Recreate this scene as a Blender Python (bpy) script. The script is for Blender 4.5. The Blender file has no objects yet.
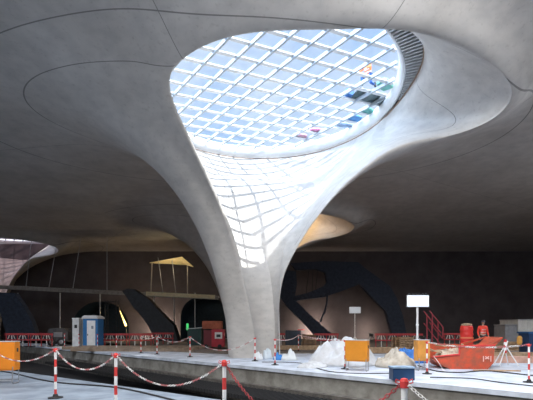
import bpy, bmesh, math, random
from mathutils import Vector, Matrix
R = math.radians
PI = math.pi
random.seed(7)
sc = bpy.context.scene
COL = sc.collection

# ------------------------------------------------------------------ camera
EYE = 1.5
cd = bpy.data.cameras.new('camera'); cam = bpy.data.objects.new('camera', cd); COL.objects.link(cam)
cam.location = (0, 0, EYE); cam.rotation_euler = (R(90), 0, 0)
cd.sensor_width = 36; cd.lens = 36 * 400 / 533; cd.shift_y = 128 / 533; cd.clip_end = 500
sc.camera = cam
# ------------------------------------------------------------------ exposure
sc.view_settings.view_transform = 'Standard'; sc.view_settings.look = 'None'
sc.view_settings.exposure = 0.5; sc.view_settings.gamma = 1; sc.view_settings.use_curve_mapping = False
sc.cycles.max_bounces = 8; sc.cycles.diffuse_bounces = 5; sc.cycles.transparent_max_bounces = 12
sc.cycles.sample_clamp_indirect = 4
# ------------------------------------------------------------------ sky
w = bpy.data.worlds.new('sky'); sc.world = w; w.use_nodes = True
nt = w.node_tree; nt.nodes.clear()
wo = nt.nodes.new('ShaderNodeOutputWorld'); bg = nt.nodes.new('ShaderNodeBackground')
tc = nt.nodes.new('ShaderNodeTexCoord'); nz = nt.nodes.new('ShaderNodeTexNoise'); rp = nt.nodes.new('ShaderNodeValToRGB')
nz.inputs['Scale'].default_value = 4.5; nz.inputs['Detail'].default_value = 5
rp.color_ramp.elements[0].position = .38; rp.color_ramp.elements[0].color = (.50, .68, .97, 1)
rp.color_ramp.elements[1].position = .68; rp.color_ramp.elements[1].color = (.86, .92, 1.0, 1)
nt.links.new(tc.outputs['Generated'], nz.inputs['Vector']); nt.links.new(nz.outputs['Fac'], rp.inputs['Fac'])
nt.links.new(rp.outputs['Color'], bg.inputs['Color'])
SUN_DIR = Vector((-.45, .44, -.77)).normalized()
dt = nt.nodes.new('ShaderNodeVectorMath'); dt.operation = 'DOT_PRODUCT'; dt.inputs[1].default_value = Vector((-.86, -.22, .46)).normalized()
nt.links.new(tc.outputs['Generated'], dt.inputs[0])
hz = nt.nodes.new('ShaderNodeMapRange'); hz.interpolation_type = 'SMOOTHSTEP'        # added sky glow from the left, brightens the chalice's inner right side
hz.inputs['From Min'].default_value = .42; hz.inputs['From Max'].default_value = 1; hz.inputs['To Min'].default_value = .72; hz.inputs['To Max'].default_value = 9
nt.links.new(dt.outputs['Value'], hz.inputs['Value']); nt.links.new(hz.outputs['Result'], bg.inputs['Strength'])
nt.links.new(bg.outputs['Background'], wo.inputs['Surface'])
# ------------------------------------------------------------------ sun
def lamp(name, typ, loc, energy, color=(1, 1, 1), **kw):
    d = bpy.data.lights.new(name, typ); d.energy = energy; d.color = color
    o = bpy.data.objects.new(name, d); COL.objects.link(o); o.location = loc
    for k, v in kw.items(): setattr(d, k, v)
    return o
def aim(o, direction):
    o.rotation_euler = Vector(direction).to_track_quat('-Z', 'Y').to_euler()
sun = lamp('sun', 'SUN', (0, 0, 40), 6.5, (1, .97, .92), angle=R(.5)); aim(sun, SUN_DIR)
# added area discs under the closed ceiling, standing in for roof-eye daylight
a = lamp('overhead_fill', 'AREA', (-5, 2, 11.5), 2100, (1, .96, .91), shape='DISK', size=11); aim(a, (0, .15, -1))
a = lamp('overhead_fill_right', 'AREA', (5, 7.5, 11.6), 2200, (.95, .97, 1), shape='DISK', size=7); aim(a, (.1, .45, -1))

a = lamp('overhead_fill_right', 'AREA', (22, 24, 11.7), 1500, (.95, .96, 1), shape='DISK', size=7); aim(a, (-.3, 0, -1))  # added right-hand fill, bounced off the floor to lift the ceiling
a = lamp('overhead_fill_left', 'AREA', (-19, 19, 11.7), 1200, (.84, .90, 1), shape='DISK', size=6); aim(a, (.1, 0, -1))  # added left-hand fill, same purpose

# ------------------------------------------------------------------ materials
MATS = {}
def mat(name, color, rough=.7, metal=0, noise=0.0, nscale=3.0, bump=0.0, bscale=20.0, color2=None, emit=None, estr=0, coords='Object'):
    if name in MATS: return MATS[name]
    m = bpy.data.materials.new(name); m.use_nodes = True; n = m.node_tree; b = n.nodes['Principled BSDF']
    b.inputs['Base Color'].default_value = (*color, 1); b.inputs['Roughness'].default_value = rough; b.inputs['Metallic'].default_value = metal
    t = n.nodes.new('ShaderNodeTexCoord')
    if noise > 0 or color2:
        z = n.nodes.new('ShaderNodeTexNoise'); z.inputs['Scale'].default_value = nscale; z.inputs['Detail'].default_value = 6
        z.inputs['Roughness'].default_value = .6
        c = n.nodes.new('ShaderNodeValToRGB'); n.links.new(t.outputs[coords], z.inputs['Vector'])
        c2 = color2 or tuple(max(0, v * (1 - noise)) for v in color); c1 = color if color2 else tuple(min(1, v * (1 + noise)) for v in color)
        c.color_ramp.elements[0].position = .36; c.color_ramp.elements[0].color = (*c2, 1)
        c.color_ramp.elements[1].position = .64; c.color_ramp.elements[1].color = (*c1, 1)
        n.links.new(z.outputs['Fac'], c.inputs['Fac']); n.links.new(c.outputs['Color'], b.inputs['Base Color'])
    if bump > 0:
        z2 = n.nodes.new('ShaderNodeTexNoise'); z2.inputs['Scale'].default_value = bscale; z2.inputs['Detail'].default_value = 4
        bu = n.nodes.new('ShaderNodeBump'); bu.inputs['Strength'].default_value = bump
        n.links.new(t.outputs[coords], z2.inputs['Vector']); n.links.new(z2.outputs['Fac'], bu.inputs['Height']); n.links.new(bu.outputs['Normal'], b.inputs['Normal'])
    if emit:
        b.inputs['Emission Color'].default_value = (*emit, 1); b.inputs['Emission Strength'].default_value = estr
    MATS[name] = m
    return m

def concrete_shell():
    m = bpy.data.materials.new('fair_faced_concrete'); m.use_nodes = True; n = m.node_tree; L = n.links.new
    b = n.nodes['Principled BSDF']; b.inputs['Roughness'].default_value = .62
    t = n.nodes.new('ShaderNodeTexCoord')
    def noise(scale, det, stretch=None):
        z = n.nodes.new('ShaderNodeTexNoise'); z.inputs['Scale'].default_value = scale; z.inputs['Detail'].default_value = det
        if stretch:
            mp = n.nodes.new('ShaderNodeMapping'); mp.inputs['Scale'].default_value = stretch
            L(t.outputs['Object'], mp.inputs['Vector']); L(mp.outputs['Vector'], z.inputs['Vector'])
        else: L(t.outputs['Object'], z.inputs['Vector'])
        return z.outputs['Fac']
    def ramp(f, p0, c0, p1, c1):
        r = n.nodes.new('ShaderNodeValToRGB'); e = r.color_ramp.elements
        e[0].position = p0; e[0].color = (*c0, 1); e[1].position = p1; e[1].color = (*c1, 1); L(f, r.inputs['Fac']); return r.outputs['Color']
    def mul(c1, c2):
        x = n.nodes.new('ShaderNodeMix'); x.data_type = 'RGBA'; x.blend_type = 'MULTIPLY'; x.inputs['Factor'].default_value = 1
        L(c1, x.inputs[6]); L(c2, x.inputs[7]); return x.outputs[2]
    base = ramp(noise(.35, 6), .3, (.45, .42, .385), .7, (.56, .53, .495))
    c = mul(base, ramp(noise(1.6, 8, (1, 1, 2.2)), .35, (.86, .86, .87), .62, (1, 1, 1)))
    c = mul(c, ramp(noise(7, 6), .28, (.86, .85, .84), .42, (1, 1, 1)))
    # casting joints: oval rings and radial lines around the column, in the object's own plan
    sep = n.nodes.new('ShaderNodeSeparateXYZ'); L(t.outputs['Object'], sep.inputs[0])
    def M(op, a_, b_=None):
        x = n.nodes.new('ShaderNodeMath'); x.operation = op
        for i, v in enumerate((a_, b_)):
            if v is None: continue
            if isinstance(v, (int, float)): x.inputs[i].default_value = v
            else: L(v, x.inputs[i])
        return x.outputs[0]
    acc = None
    def add(x):
        nonlocal acc
        acc = x if acc is None else M('MAXIMUM', acc, x)
    X_, Y_ = sep.outputs[0], sep.outputs[1]
    sepu = n.nodes.new('ShaderNodeSeparateXYZ'); L(t.outputs['UV'], sepu.inputs[0]); outer_only = M('GREATER_THAN', sepu.outputs[1], -.001)
    for cx, cy, ra, rb, wd, xmax in OVAL_JOINTS:
        ex = M('DIVIDE', M('SUBTRACT', X_, cx), ra); ey = M('DIVIDE', M('SUBTRACT', Y_, cy), rb)
        e = M('SQRT', M('ADD', M('MULTIPLY', ex, ex), M('MULTIPLY', ey, ey)))
        add(M('MULTIPLY', M('LESS_THAN', M('ABSOLUTE', M('SUBTRACT', e, 1)), wd / rb), M('MULTIPLY', outer_only, M('LESS_THAN', X_, xmax))))
    for ang, wd in RADIAL_JOINTS:
        ca, sa = math.cos(R(ang)), math.sin(R(ang)); dx = M('SUBTRACT', X_, -.7); dy = M('SUBTRACT', Y_, 20.7)
        along = M('ADD', M('MULTIPLY', dx, ca), M('MULTIPLY', dy, sa)); across = M('SUBTRACT', M('MULTIPLY', dy, ca), M('MULTIPLY', dx, sa))
        add(M('MULTIPLY', M('LESS_THAN', M('ABSOLUTE', across), wd), M('GREATER_THAN', along, 2.2)))
    mx = n.nodes.new('ShaderNodeMix'); mx.data_type = 'RGBA'; L(M('MULTIPLY', acc, .72), mx.inputs['Factor']); L(c, mx.inputs[6]); mx.inputs[7].default_value = (.09, .085, .08, 1)
    L(mx.outputs[2], b.inputs['Base Color'])
    bu = n.nodes.new('ShaderNodeBump'); bu.inputs['Strength'].default_value = .12; L(noise(9, 6), bu.inputs['Height']); L(bu.outputs['Normal'], b.inputs['Normal'])
    return m
OVAL_JOINTS = [(-1.1, 20.7, 13.9, 8.35, .022, 99), (-1.6, 18.6, 9.3, 4.5, .016, -1.5), (-1, 21.5, 10.2, 9.0, .012, -99)]
RADIAL_JOINTS = [(-108, .014), (-61, .014), (-15, .012), (31, .012), (78, .012), (124, .012), (170, .012)]
CONC = concrete_shell()

white_paint = mat('white_paint', (.80, .81, .82), .45, noise=.04)
steel = mat('steel', (.45, .46, .48), .4, .8, noise=.1)
galv = mat('galvanised', (.50, .51, .53), .5, .3, noise=.12)
dark_steel = mat('dark_steel', (.05, .055, .06), .6, .3, noise=.2)
black = mat('black_rubber', (.02, .02, .022), .7)
red = mat('red_paint', (.62, .045, .04), .5, noise=.12)
red_dull = mat('red_dull', (.42, .045, .05), .6, noise=.2)
white_pl = mat('white_plastic', (.78, .77, .75), .5, noise=.06)
orange = mat('orange_paint', (.85, .33, .03), .5, noise=.08)
skip_paint = mat('skip_paint', (.62, .085, .035), .55, color2=(.34, .09, .05), nscale=5, bump=.1)
blue = mat('blue_plastic', (.02, .14, .42), .45, noise=.1)
navy = mat('navy_plastic', (.015, .05, .13), .5, noise=.1)
timber = mat('timber', (.52, .36, .22), .8, color2=(.30, .20, .12), nscale=6, bump=.2)
tarp_white = mat('white_fleece', (.62, .64, .67), .8, color2=(.50, .50, .51), nscale=2.5, bump=.6, bscale=8)
tarp_beige = mat('beige_fleece', (.55, .50, .42), .8, color2=(.36, .31, .25), nscale=3, bump=.3, bscale=9)
tarp_blue = mat('blue_tarp', (.05, .22, .62), .6, color2=(.03, .13, .42), nscale=4, bump=.2)

# ------------------------------------------------------------------ object helpers
def tag(o, label=None, cat=None, group=None, kind=None):
    if label: o['label'] = label
    if cat: o['category'] = cat
    if group: o['group'] = group
    if kind: o['kind'] = kind
    return o
def thing(name, loc, label, cat, group=None, rz=0):
    o = bpy.data.objects.new(name, None); COL.objects.link(o); o.location = loc; o.rotation_euler = (0, 0, rz); o.empty_display_size = .1
    return tag(o, label, cat, group)
def obj(name, bm, m, parent=None, smooth=False, loc=(0, 0, 0), rz=0):
    me = bpy.data.meshes.new(name); bm.normal_update(); bm.to_mesh(me); bm.free()
    for x in (m if isinstance(m, (list, tuple)) else [m]): me.materials.append(x)
    if smooth:
        for p in me.polygons: p.use_smooth = True
    o = bpy.data.objects.new(name, me); COL.objects.link(o); o.parent = parent; o.location = loc; o.rotation_euler = (0, 0, rz)
    return o
def struct(o): o['kind'] = 'structure'; return o
def dup(root, loc, rz=None, label=None):
    r = root.copy(); COL.objects.link(r); r.location = loc
    if rz is not None: r.rotation_euler = (0, 0, rz)
    if label: r['label'] = label
    for ch in list(root.children):
        c = ch.copy(); COL.objects.link(c); c.parent = r
        for g in list(ch.children):
            d = g.copy(); COL.objects.link(d); d.parent = c
    return r
def B(): return bmesh.new()
def box(bm, c, s, rot=None, mi=0, bevel=0.0):
    g = bmesh.ops.create_cube(bm, size=1)
    vs = g['verts']
    M_ = Matrix.Translation(c) @ (rot.to_4x4() if rot else Matrix.Identity(4)) @ Matrix.Diagonal((s[0], s[1], s[2], 1))
    bmesh.ops.transform(bm, matrix=M_, verts=vs)
    fs = {f for v in vs for f in v.link_faces}
    for f in fs: f.material_index = mi
    if bevel > 0:
        es = {e for v in vs for e in v.link_edges}
        r = bmesh.ops.bevel(bm, geom=list(es), offset=bevel, segments=2, affect='EDGES', profile=.7)
        for f in r['faces']: f.material_index = mi
    return vs
def tube(bm, pts, r, seg=8, mi=0, cap=True, radii=None):
    pts = [Vector(p) for p in pts]; rings = []
    up = Vector((0, 0, 1)); prev = None
    for i, p in enumerate(pts):
        d = (pts[min(i + 1, len(pts) - 1)] - pts[max(i - 1, 0)]).normalized()
        if prev is None:
            x = d.cross(up if abs(d.z) < .95 else Vector((1, 0, 0))).normalized()
        else:
            x = (prev - d * prev.dot(d)).normalized()
        prev = x; y = d.cross(x); rr = radii[i] if radii else r
        rings.append([bm.verts.new(p + (x * math.cos(a) + y * math.sin(a)) * rr) for a in [2 * PI * k / seg for k in range(seg)]])
    for A_, B_ in zip(rings, rings[1:]):
        for k in range(seg):
            bm.faces.new((A_[k], A_[(k + 1) % seg], B_[(k + 1) % seg], B_[k])).material_index = mi
    if cap:
        bm.faces.new(rings[0][::-1]).material_index = mi; bm.faces.new(rings[-1]).material_index = mi
def lathe(bm, prof, c=(0, 0, 0), seg=20, mi=0):
    rings = []
    for r_, z_ in prof:
        rings.append([bm.verts.new((c[0] + r_ * math.cos(2 * PI * k / seg), c[1] + r_ * math.sin(2 * PI * k / seg), c[2] + z_)) for k in range(seg)])
    for A_, B_ in zip(rings, rings[1:]):
        for k in range(seg):
            bm.faces.new((A_[k], A_[(k + 1) % seg], B_[(k + 1) % seg], B_[k])).material_index = mi
    bm.faces.new(rings[0][::-1]).material_index = mi; bm.faces.new(rings[-1]).material_index = mi
def prism(bm, pts, vec, mi=0):
    vec = Vector(vec); a_ = [bm.verts.new(Vector(p)) for p in pts]; b_ = [bm.verts.new(Vector(p) + vec) for p in pts]
    n = len(pts)
    bm.faces.new(a_[::-1]).material_index = mi; bm.faces.new(b_).material_index = mi
    for i in range(n): bm.faces.new((a_[i], a_[(i + 1) % n], b_[(i + 1) % n], b_[i])).material_index = mi
def at(px, py, Y): return Vector(((px - 266.5) * Y / 400, Y, EYE + (328 - py) * Y / 400))

# ================================================================== THE CHALICE SHELL
CEIL = 10.35 + EYE
EC = (0.0, 19.45); EA, EB = 13.5, 9.85           # outline where a chalice meets the flat ceiling
RC = Vector((-.3, 20.7, 0)); RR = 6.95; RZ = 11.75 + EYE
H = EYE
# lip point, inner foot point (or None), ceiling angle, ring angle, outward tangent, ceiling reach, inward tangent, softness
K = [
 ((2.07,13.0,9.5+H), None, -80, -75, (0,-1.2,.0), 1.5, (0,.2,1.0), .8),
 ((4.35,13.0,9.5+H), None, -62, -56, (.4,-1.2,.0), 1.5, (-.1,.2,1.0), 1),
 ((6.3,13.67,9.5+H), None, -45, -39, (.9,-1.0,.0), 2, (-.1,.2,.9), 1),
 ((8.7,14.8,9.3+H), None, -29, -25, (1.3,-.5,.0), 2, (-.1,.2,.8), .8),
 ((9.75,16.2,9.0+H), None, -14, -13, (1.3,.2,.0), 2, (-.1,.2,.8), .7),
 ((8.9,17.35,8.6+H), None, 2, -2, (1.2,1.2,.1), 3, (-.2,1,.8), .6),
 ((5.9,17.6,8.0+H), None, 18, 10, (.5,1.8,.2), 4, (-.1,1.2,1.0), .25),
 ((3.9,18.6,6.9+H), None, 36, 25, (.4,1.6,.4), 5, (.2,1.2,1.2), .15),
 ((2.56,19.1,5.4+H), None, 50, 38, (.3,1.4,.8), 6, (.2,1.0,1.4), .1),
 ((1.66,19.75,4.1+H), None, 60, 50, (.2,1.2,1.5), 6, (.1,.6,1.6), .1),
 ((.76,20.0,2.15+H), None, 70, 60, (.15,1.1,2.5), 7, (.0,.5,2.5), .1),
 ((.62,20.2,.15+H), None, 78, 68, (.1,.8,4), 7, (.0,.4,4), .1),
 ((.45,20.5,0.0), None, 84, 75, (.0,.5,6), 7, (.0,.3,6), .1),
 ((-.2,21.7,0.0), (.15,20.55,0), 110, 92, (0,.3,7.5), 7, (.0,.4,7.5), 0),
 ((-1.4,21.6,0.0), (-.15,20.5,0), 145, 112, (-.5,.4,7.5), 7.5, (-.1,.4,7.5), 0),
 ((-1.95,20.7,0.0), (-.4,20.35,0), 180, 132, (-.95,.1,7.5), 8, (-.3,.4,7.5), 0),
 ((-1.6,20.0,0.0), (-.6,20.1,0), 200, 148, (-1.1,-.15,7.0), 8, (-.3,.4,7.0), 0),
 ((-.52,19.9,0.0), None, 214, 160, (-1.5,-.3,6), 8, (-.3,.3,6), .1),
 ((-.9,19.6,1.37+H), None, 221, 168, (-1.5,-.4,4.5), 7, (-.4,.4,3.5), .1),
 ((-1.35,19.0,3.7+H), None, 227, 178, (-1.3,-.6,3.0), 6, (-.4,.5,2.2), .15),
 ((-2.03,18.3,5.63+H), None, 232, 190, (-1.4,-.8,2.0), 5, (-.6,.7,1.6), .2),
 ((-2.9,16.85,7.5+H), None, 238, 205, (-1.4,-.9,1.2), 4, (-.9,.6,1.4), .25),
 ((-3.57,15.1,9.0+H), None, 245, 224, (-1.2,-.5,.3), 3, (-.7,.3,1.2), .35),
 ((-2.9,14.15,9.3+H), None, 254, 242, (-.9,-1.0,.15), 2, (-.5,.3,1.2), .4),
 ((-1.7,13.4,9.4+H), None, 263, 256, (-.5,-1.2,.1), 1.5, (-.2,.2,1.1), .6),
 ((-.2,13.1,9.5+H), None, 272, 270, (-.2,-1.2,.05), 1.5, (0,.2,1.0), .8),
]
def key_vec(k):
    b, bi, ao, ar, to, ro, ti, s = k
    bi = bi or b
    return list(b) + list(bi) + [ao, ar] + list(to) + [ro] + list(ti) + [s]
def chalice_sections(nsub=8):
    kv = [key_vec(k) for k in K]; n = len(kv)
    kv2 = [list(v) for v in kv]
    secs = []
    for i in range(n):
        p = []
        for d in (-1, 0, 1, 2):
            v = list(kv[(i + d) % n])
            if i + d >= n: v[6] += 360; v[7] += 360
            if i + d < 0: v[6] -= 360; v[7] -= 360
            p.append(v)
        # lip angles in K run -80 .. 272; one turn is 360
        for s in range(nsub):
            t = s / nsub
            v = [.5 * ((2 * b) + (-a_ + c) * t + (2 * a_ - 5 * b + 4 * c - d) * t * t + (-a_ + 3 * b - 3 * c + d) * t ** 3) for a_, b, c, d in zip(*p)]
            secs.append(v)
    return secs
def ring_extra(psi):
    d = ((psi + 34 + 180) % 360) - 180
    return .95 * math.exp(-(d / 24) ** 2)
def bez(p0, p1, p2, p3, t):
    return p0 * (1 - t) ** 3 + p1 * 3 * t * (1 - t) ** 2 + p2 * 3 * t * t * (1 - t) + p3 * t ** 3
NO, NI = 44, 30
def ceiling_edge(angle): return Vector((EC[0] + EA * math.cos(R(angle)), EC[1] + EB * math.sin(R(angle)), CEIL))
SECS = chalice_sections()
def chalice_mesh():
    bm = B(); uvl = bm.loops.layers.uv.new('UVMap'); cols = []
    for v in SECS:
        b = Vector(v[0:3]); bi = Vector(v[3:6]); ao, ar = v[6], v[7]; to = Vector(v[8:11]); ro = v[11]; ti = Vector(v[12:15]); soft = max(0, v[15])
        b.z = max(b.z, 0); bi.z = max(bi.z, 0)
        O = ceiling_edge(ao); inward = (Vector((EC[0] - .3, EC[1] + .9, CEIL)) - O); inward.z = 0; inward.normalize()
        rr = RR + .1 + ring_extra(ar)
        Rg = RC + Vector((rr * math.cos(R(ar)), rr * math.sin(R(ar)), RZ)); rin = Vector((-math.cos(R(ar)), -math.sin(R(ar)), 0))
        drop = (Rg - bi).length
        outer = [bez(b, b + to, O + inward * ro, O, (j / NO) ** 1.0) for j in range(NO + 1)]
        inner = [bez(bi, bi + ti, Rg + rin * min(2.6, drop * .2) * (1 if drop > 6 else .25) + Vector((0, 0, -min(2.6, drop * .28))), Rg, j / NI) for j in range(NI + 1)]
        line = inner[::-1] + (outer[1:] if (b - bi).length < 1e-3 else outer)
        ib = NI
        foot = (b - bi).length > 1e-3 or b.z < .05
        if not foot:
            it = int(2 + 34 * soft); wd = 3 + int(9 * soft)
            for _ in range(it):
                new = list(line)
                for j in range(max(1, ib - wd), min(len(line) - 1, ib + wd + 1)):
                    wgt = .5 * (1 - abs(j - ib) / (wd + 1))
                    new[j] = line[j] * (1 - wgt) + (line[j - 1] + line[j + 1]) * .5 * wgt
                line = new
        if len(line) == NI + NO + 1:
            line = line[:NI + 1] + line[NI:]           # duplicate the crest so every section has the same count
        cols.append(line)
    for _ in range(40):                                # even out the outer skin between neighbouring sections
        new = [list(l) for l in cols]
        for i in range(len(cols)):
            a_, b_, c_ = cols[i - 1], cols[i], cols[(i + 1) % len(cols)]
            for j in range(NI + 2, NI + NO):
                q = (a_[j] + c_[j]) * .5
                new[i][j] = b_[j] * .5 + q * .5 if j > NI + 4 else b_[j] * (1 - .12 * (j - NI - 1)) + q * .12 * (j - NI - 1)
        cols = new
    cols = [[bm.verts.new(p) for p in l] for l in cols]
    n = len(cols); m_ = NI + NO + 2
    for i in range(n):
        A_, B_ = cols[i], cols[(i + 1) % n]
        for j in range(m_ - 1):
            if j == NI: continue                       # the crest itself (lip) or the open underside of the foot
            f = bm.faces.new((A_[j], A_[j + 1], B_[j + 1], B_[j])); f.smooth = True
            for lp, (uu, jj) in zip(f.loops, ((i, j), (i, j + 1), (i + 1, j + 1), (i + 1, j))):
                vv = (jj - NI) / NI if jj <= NI else (jj - NI - 1) / NO
                lp[uvl].uv = (uu / n, vv)
    bmesh.ops.remove_doubles(bm, verts=bm.verts, dist=.0005)
    bmesh.ops.recalc_face_normals(bm, faces=bm.faces)
    return bm
OFF = {'near': Vector((0, 0, 0)), 'back': Vector((-1.9, 19.95, 0)), 'left': Vector((-33.6, 29.2, 0))}
shell = obj('chalice_column', chalice_mesh(), CONC)
tag(shell, 'huge smooth concrete chalice column flaring from a slim foot up to the round roof light', 'column')
for key, lab in (('back', 'concrete chalice column mostly hidden behind the big one, its lip glowing warm'), ('left', 'distant concrete chalice column whose bright lip shows at the left edge of the photo')):
    c = shell.copy(); COL.objects.link(c); c.location = OFF[key]; c['label'] = lab
# ------------------------------------------------------------------ ceiling, walls, floor
X0, X1, Y0, Y1 = -50, 44, -24, 56
bm = B()
def loop_edges(pts):
    vs = [bm.verts.new(p) for p in pts]
    return [bm.edges.new((vs[i], vs[(i + 1) % len(vs)])) for i in range(len(vs))]
edges = loop_edges([(X0, Y0, CEIL), (X1, Y0, CEIL), (X1, Y1 + 9, CEIL), (X0, Y1 + 9, CEIL)])
for key in OFF: edges += loop_edges([ceiling_edge(v[6]) + OFF[key] for v in SECS])
bmesh.ops.triangle_fill(bm, use_beauty=True, use_dissolve=False, edges=edges)
for f in list(bm.faces):       # drop anything filled inside a chalice outline
    c = f.calc_center_median()
    for o_ in OFF.values():
        if ((c.x - EC[0] - o_.x) / EA) ** 2 + ((c.y - EC[1] - o_.y) / EB) ** 2 < .97 and f.is_valid:
            bm.faces.remove(f); break
struct(obj('ceiling', bm, CONC))

WY = 54.0
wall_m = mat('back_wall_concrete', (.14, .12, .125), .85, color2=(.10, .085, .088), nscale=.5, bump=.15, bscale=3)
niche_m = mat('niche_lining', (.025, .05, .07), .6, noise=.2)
def wpt(px, py, dy=0): v = at(px, py, WY); return Vector((v.x, WY + dy, v.z))
def arch(x0, x1, ztop, n=14):
    r_ = (x1 - x0) / 2; cx = (x0 + x1) / 2; zs = max(.3, ztop - r_ * .9)
    return [(x0, -.0)] + [(cx - r_ * math.cos(PI * k / n), zs + (ztop - zs) * math.sin(PI * k / n)) for k in range(n + 1)] + [(x1, -.0)]
bm = B()
arches = [arch(-11.6, -5.2, 5.9), arch(-26.2, -18.6, 5.1)]
outline = [(X0, 0)]
for a_ in sorted(arches, key=lambda q: q[0][0]): outline += a_
outline += [(X1, 0), (X1, CEIL + 1), (X0, CEIL + 1)]
vs = [bm.verts.new((x, WY, z)) for x, z in outline]
bmesh.ops.triangle_fill(bm, edges=[bm.edges.new((vs[i], vs[(i + 1) % len(vs)])) for i in range(len(vs))], use_beauty=True)
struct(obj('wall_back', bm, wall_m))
bm = B()
for a_ in arches:
    f_ = [bm.verts.new((x, WY, z)) for x, z in a_]; g_ = [bm.verts.new((x, WY + 5, z)) for x, z in a_]
    for i in range(len(a_) - 1): bm.faces.new((f_[i], f_[i + 1], g_[i + 1], g_[i]))
    bm.faces.new(g_)
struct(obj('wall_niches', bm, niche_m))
bm = B(); box(bm, (X1 + .2, 18, 7), (.4, 84, 16)); struct(obj('wall_right', bm, wall_m))
bm = B(); box(bm, (X0 - .2, 18, 7), (.4, 84, 16)); struct(obj('wall_left', bm, wall_m))

bm = B(); box(bm, (-3, Y0 - .2, 7), (96, .4, 16)); struct(obj('wall_front', bm, wall_m))
floor_m = mat('platform_concrete', (.70, .76, .86), .75, color2=(.46, .50, .57), nscale=1.3, bump=.2, bscale=12)
edge_m = mat('platform_edge_concrete', (.34, .33, .30), .85, color2=(.20, .19, .17), nscale=2.2, bump=.3, bscale=10)
near_m = mat('snowy_slab', (.30, .36, .44), .7, color2=(.18, .22, .28), nscale=1.6, bump=.25, bscale=14)
earth_m = mat('gravel_ground', (.26, .22, .19), .95, color2=(.15, .13, .12), nscale=3, bump=.5, bscale=18)
d = Vector((.72, -.69, 0)).normalized(); P0 = Vector((0, 15.2, 0))
def fl(t, off=0, z=0):                      # along the far platform's edge; off = metres back from it
    nrm = Vector((.69, .72, 0)).normalized(); p = P0 + d * t + nrm * off; return Vector((p.x, p.y, z))
TL, TR = -58, 45
bm = B(); prism(bm, [fl(TL, .0, -1.6), fl(TR, .0, -1.6), Vector((46, -24, -1.6)), Vector((46, 60, -1.6)), Vector((-48, 60, -1.6))], (0, 0, 1.6))
struct(obj('floor', bm, floor_m))
bm = B(); prism(bm, [fl(-58, 2.4), fl(-14, 2.6), fl(-5.5, 4.2), Vector((-1.5, 23.6, 0)), Vector((6, 23.4, 0)), Vector((20, 20.5, 0)), Vector((44, 18, 0)), Vector((44, 54, 0)), Vector((-50, 54, 0))], (0, 0, .012))
bmesh.ops.recalc_face_normals(bm, faces=bm.faces); struct(obj('floor_gravel', bm, earth_m))
# coping and ledges of the platform edge
bm = B()
def strip(bm, off0, off1, z0, z1, t0=TL, t1=TR, mi=0):
    a_ = [fl(t0, off0, z0), fl(t1, off0, z0), fl(t1, off1, z0), fl(t0, off1, z0)]
    prism(bm, a_, (0, 0, z1 - z0), mi)
strip(bm, -.10, -.002, -.13, -.0, mi=0)
strip(bm, -.04, -.002, -1.6, -.13, mi=1)
strip(bm, -.32, -.04, -1.6, -.66, mi=2)
struct(obj('trim_1', bm, [floor_m, edge_m, mat('dirty_ledge', (.16, .145, .13), .95, color2=(.07, .065, .06), nscale=4, bump=.5)]))
nd = Vector((.81, -.58, 0)).normalized(); nn = Vector((.58, .81, 0)).normalized(); N0 = Vector((-1.45, 8.7, 0))
def nl(t, off=0, z=0): p = N0 + nd * t + nn * off; return Vector((p.x, p.y, z))
bm = B(); prism(bm, [nl(-60, 0, -1.6), nl(40, 0, -1.6), nl(40, -26, -1.6), nl(-60, -26, -1.6)][::-1], (0, 0, 1.6)); struct(obj('floor_near', bm, near_m))
bm = B(); prism(bm, [nl(-60, 22, -2), nl(40, 22, -2), nl(40, -.1, -2), nl(-60, -.1, -2)], (0, 0, .6)); struct(obj('floor_trench', bm, mat('trench_floor', (.012, .012, .014), .9, noise=.3)))
# ribbed black drainage mat along the trench
bm = B()
for k in range(-110, 60):
    p = fl(k * .17, -1.15, -.82); box(bm, p, (.05, 1.5, .14), Matrix.Rotation(math.atan2(d.y, d.x), 3, 'Z'))
o = obj('ribbed_trench_mat', bm, black); tag(o, 'black ribbed mat lying in the trench below the platform edge', 'mat')
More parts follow.
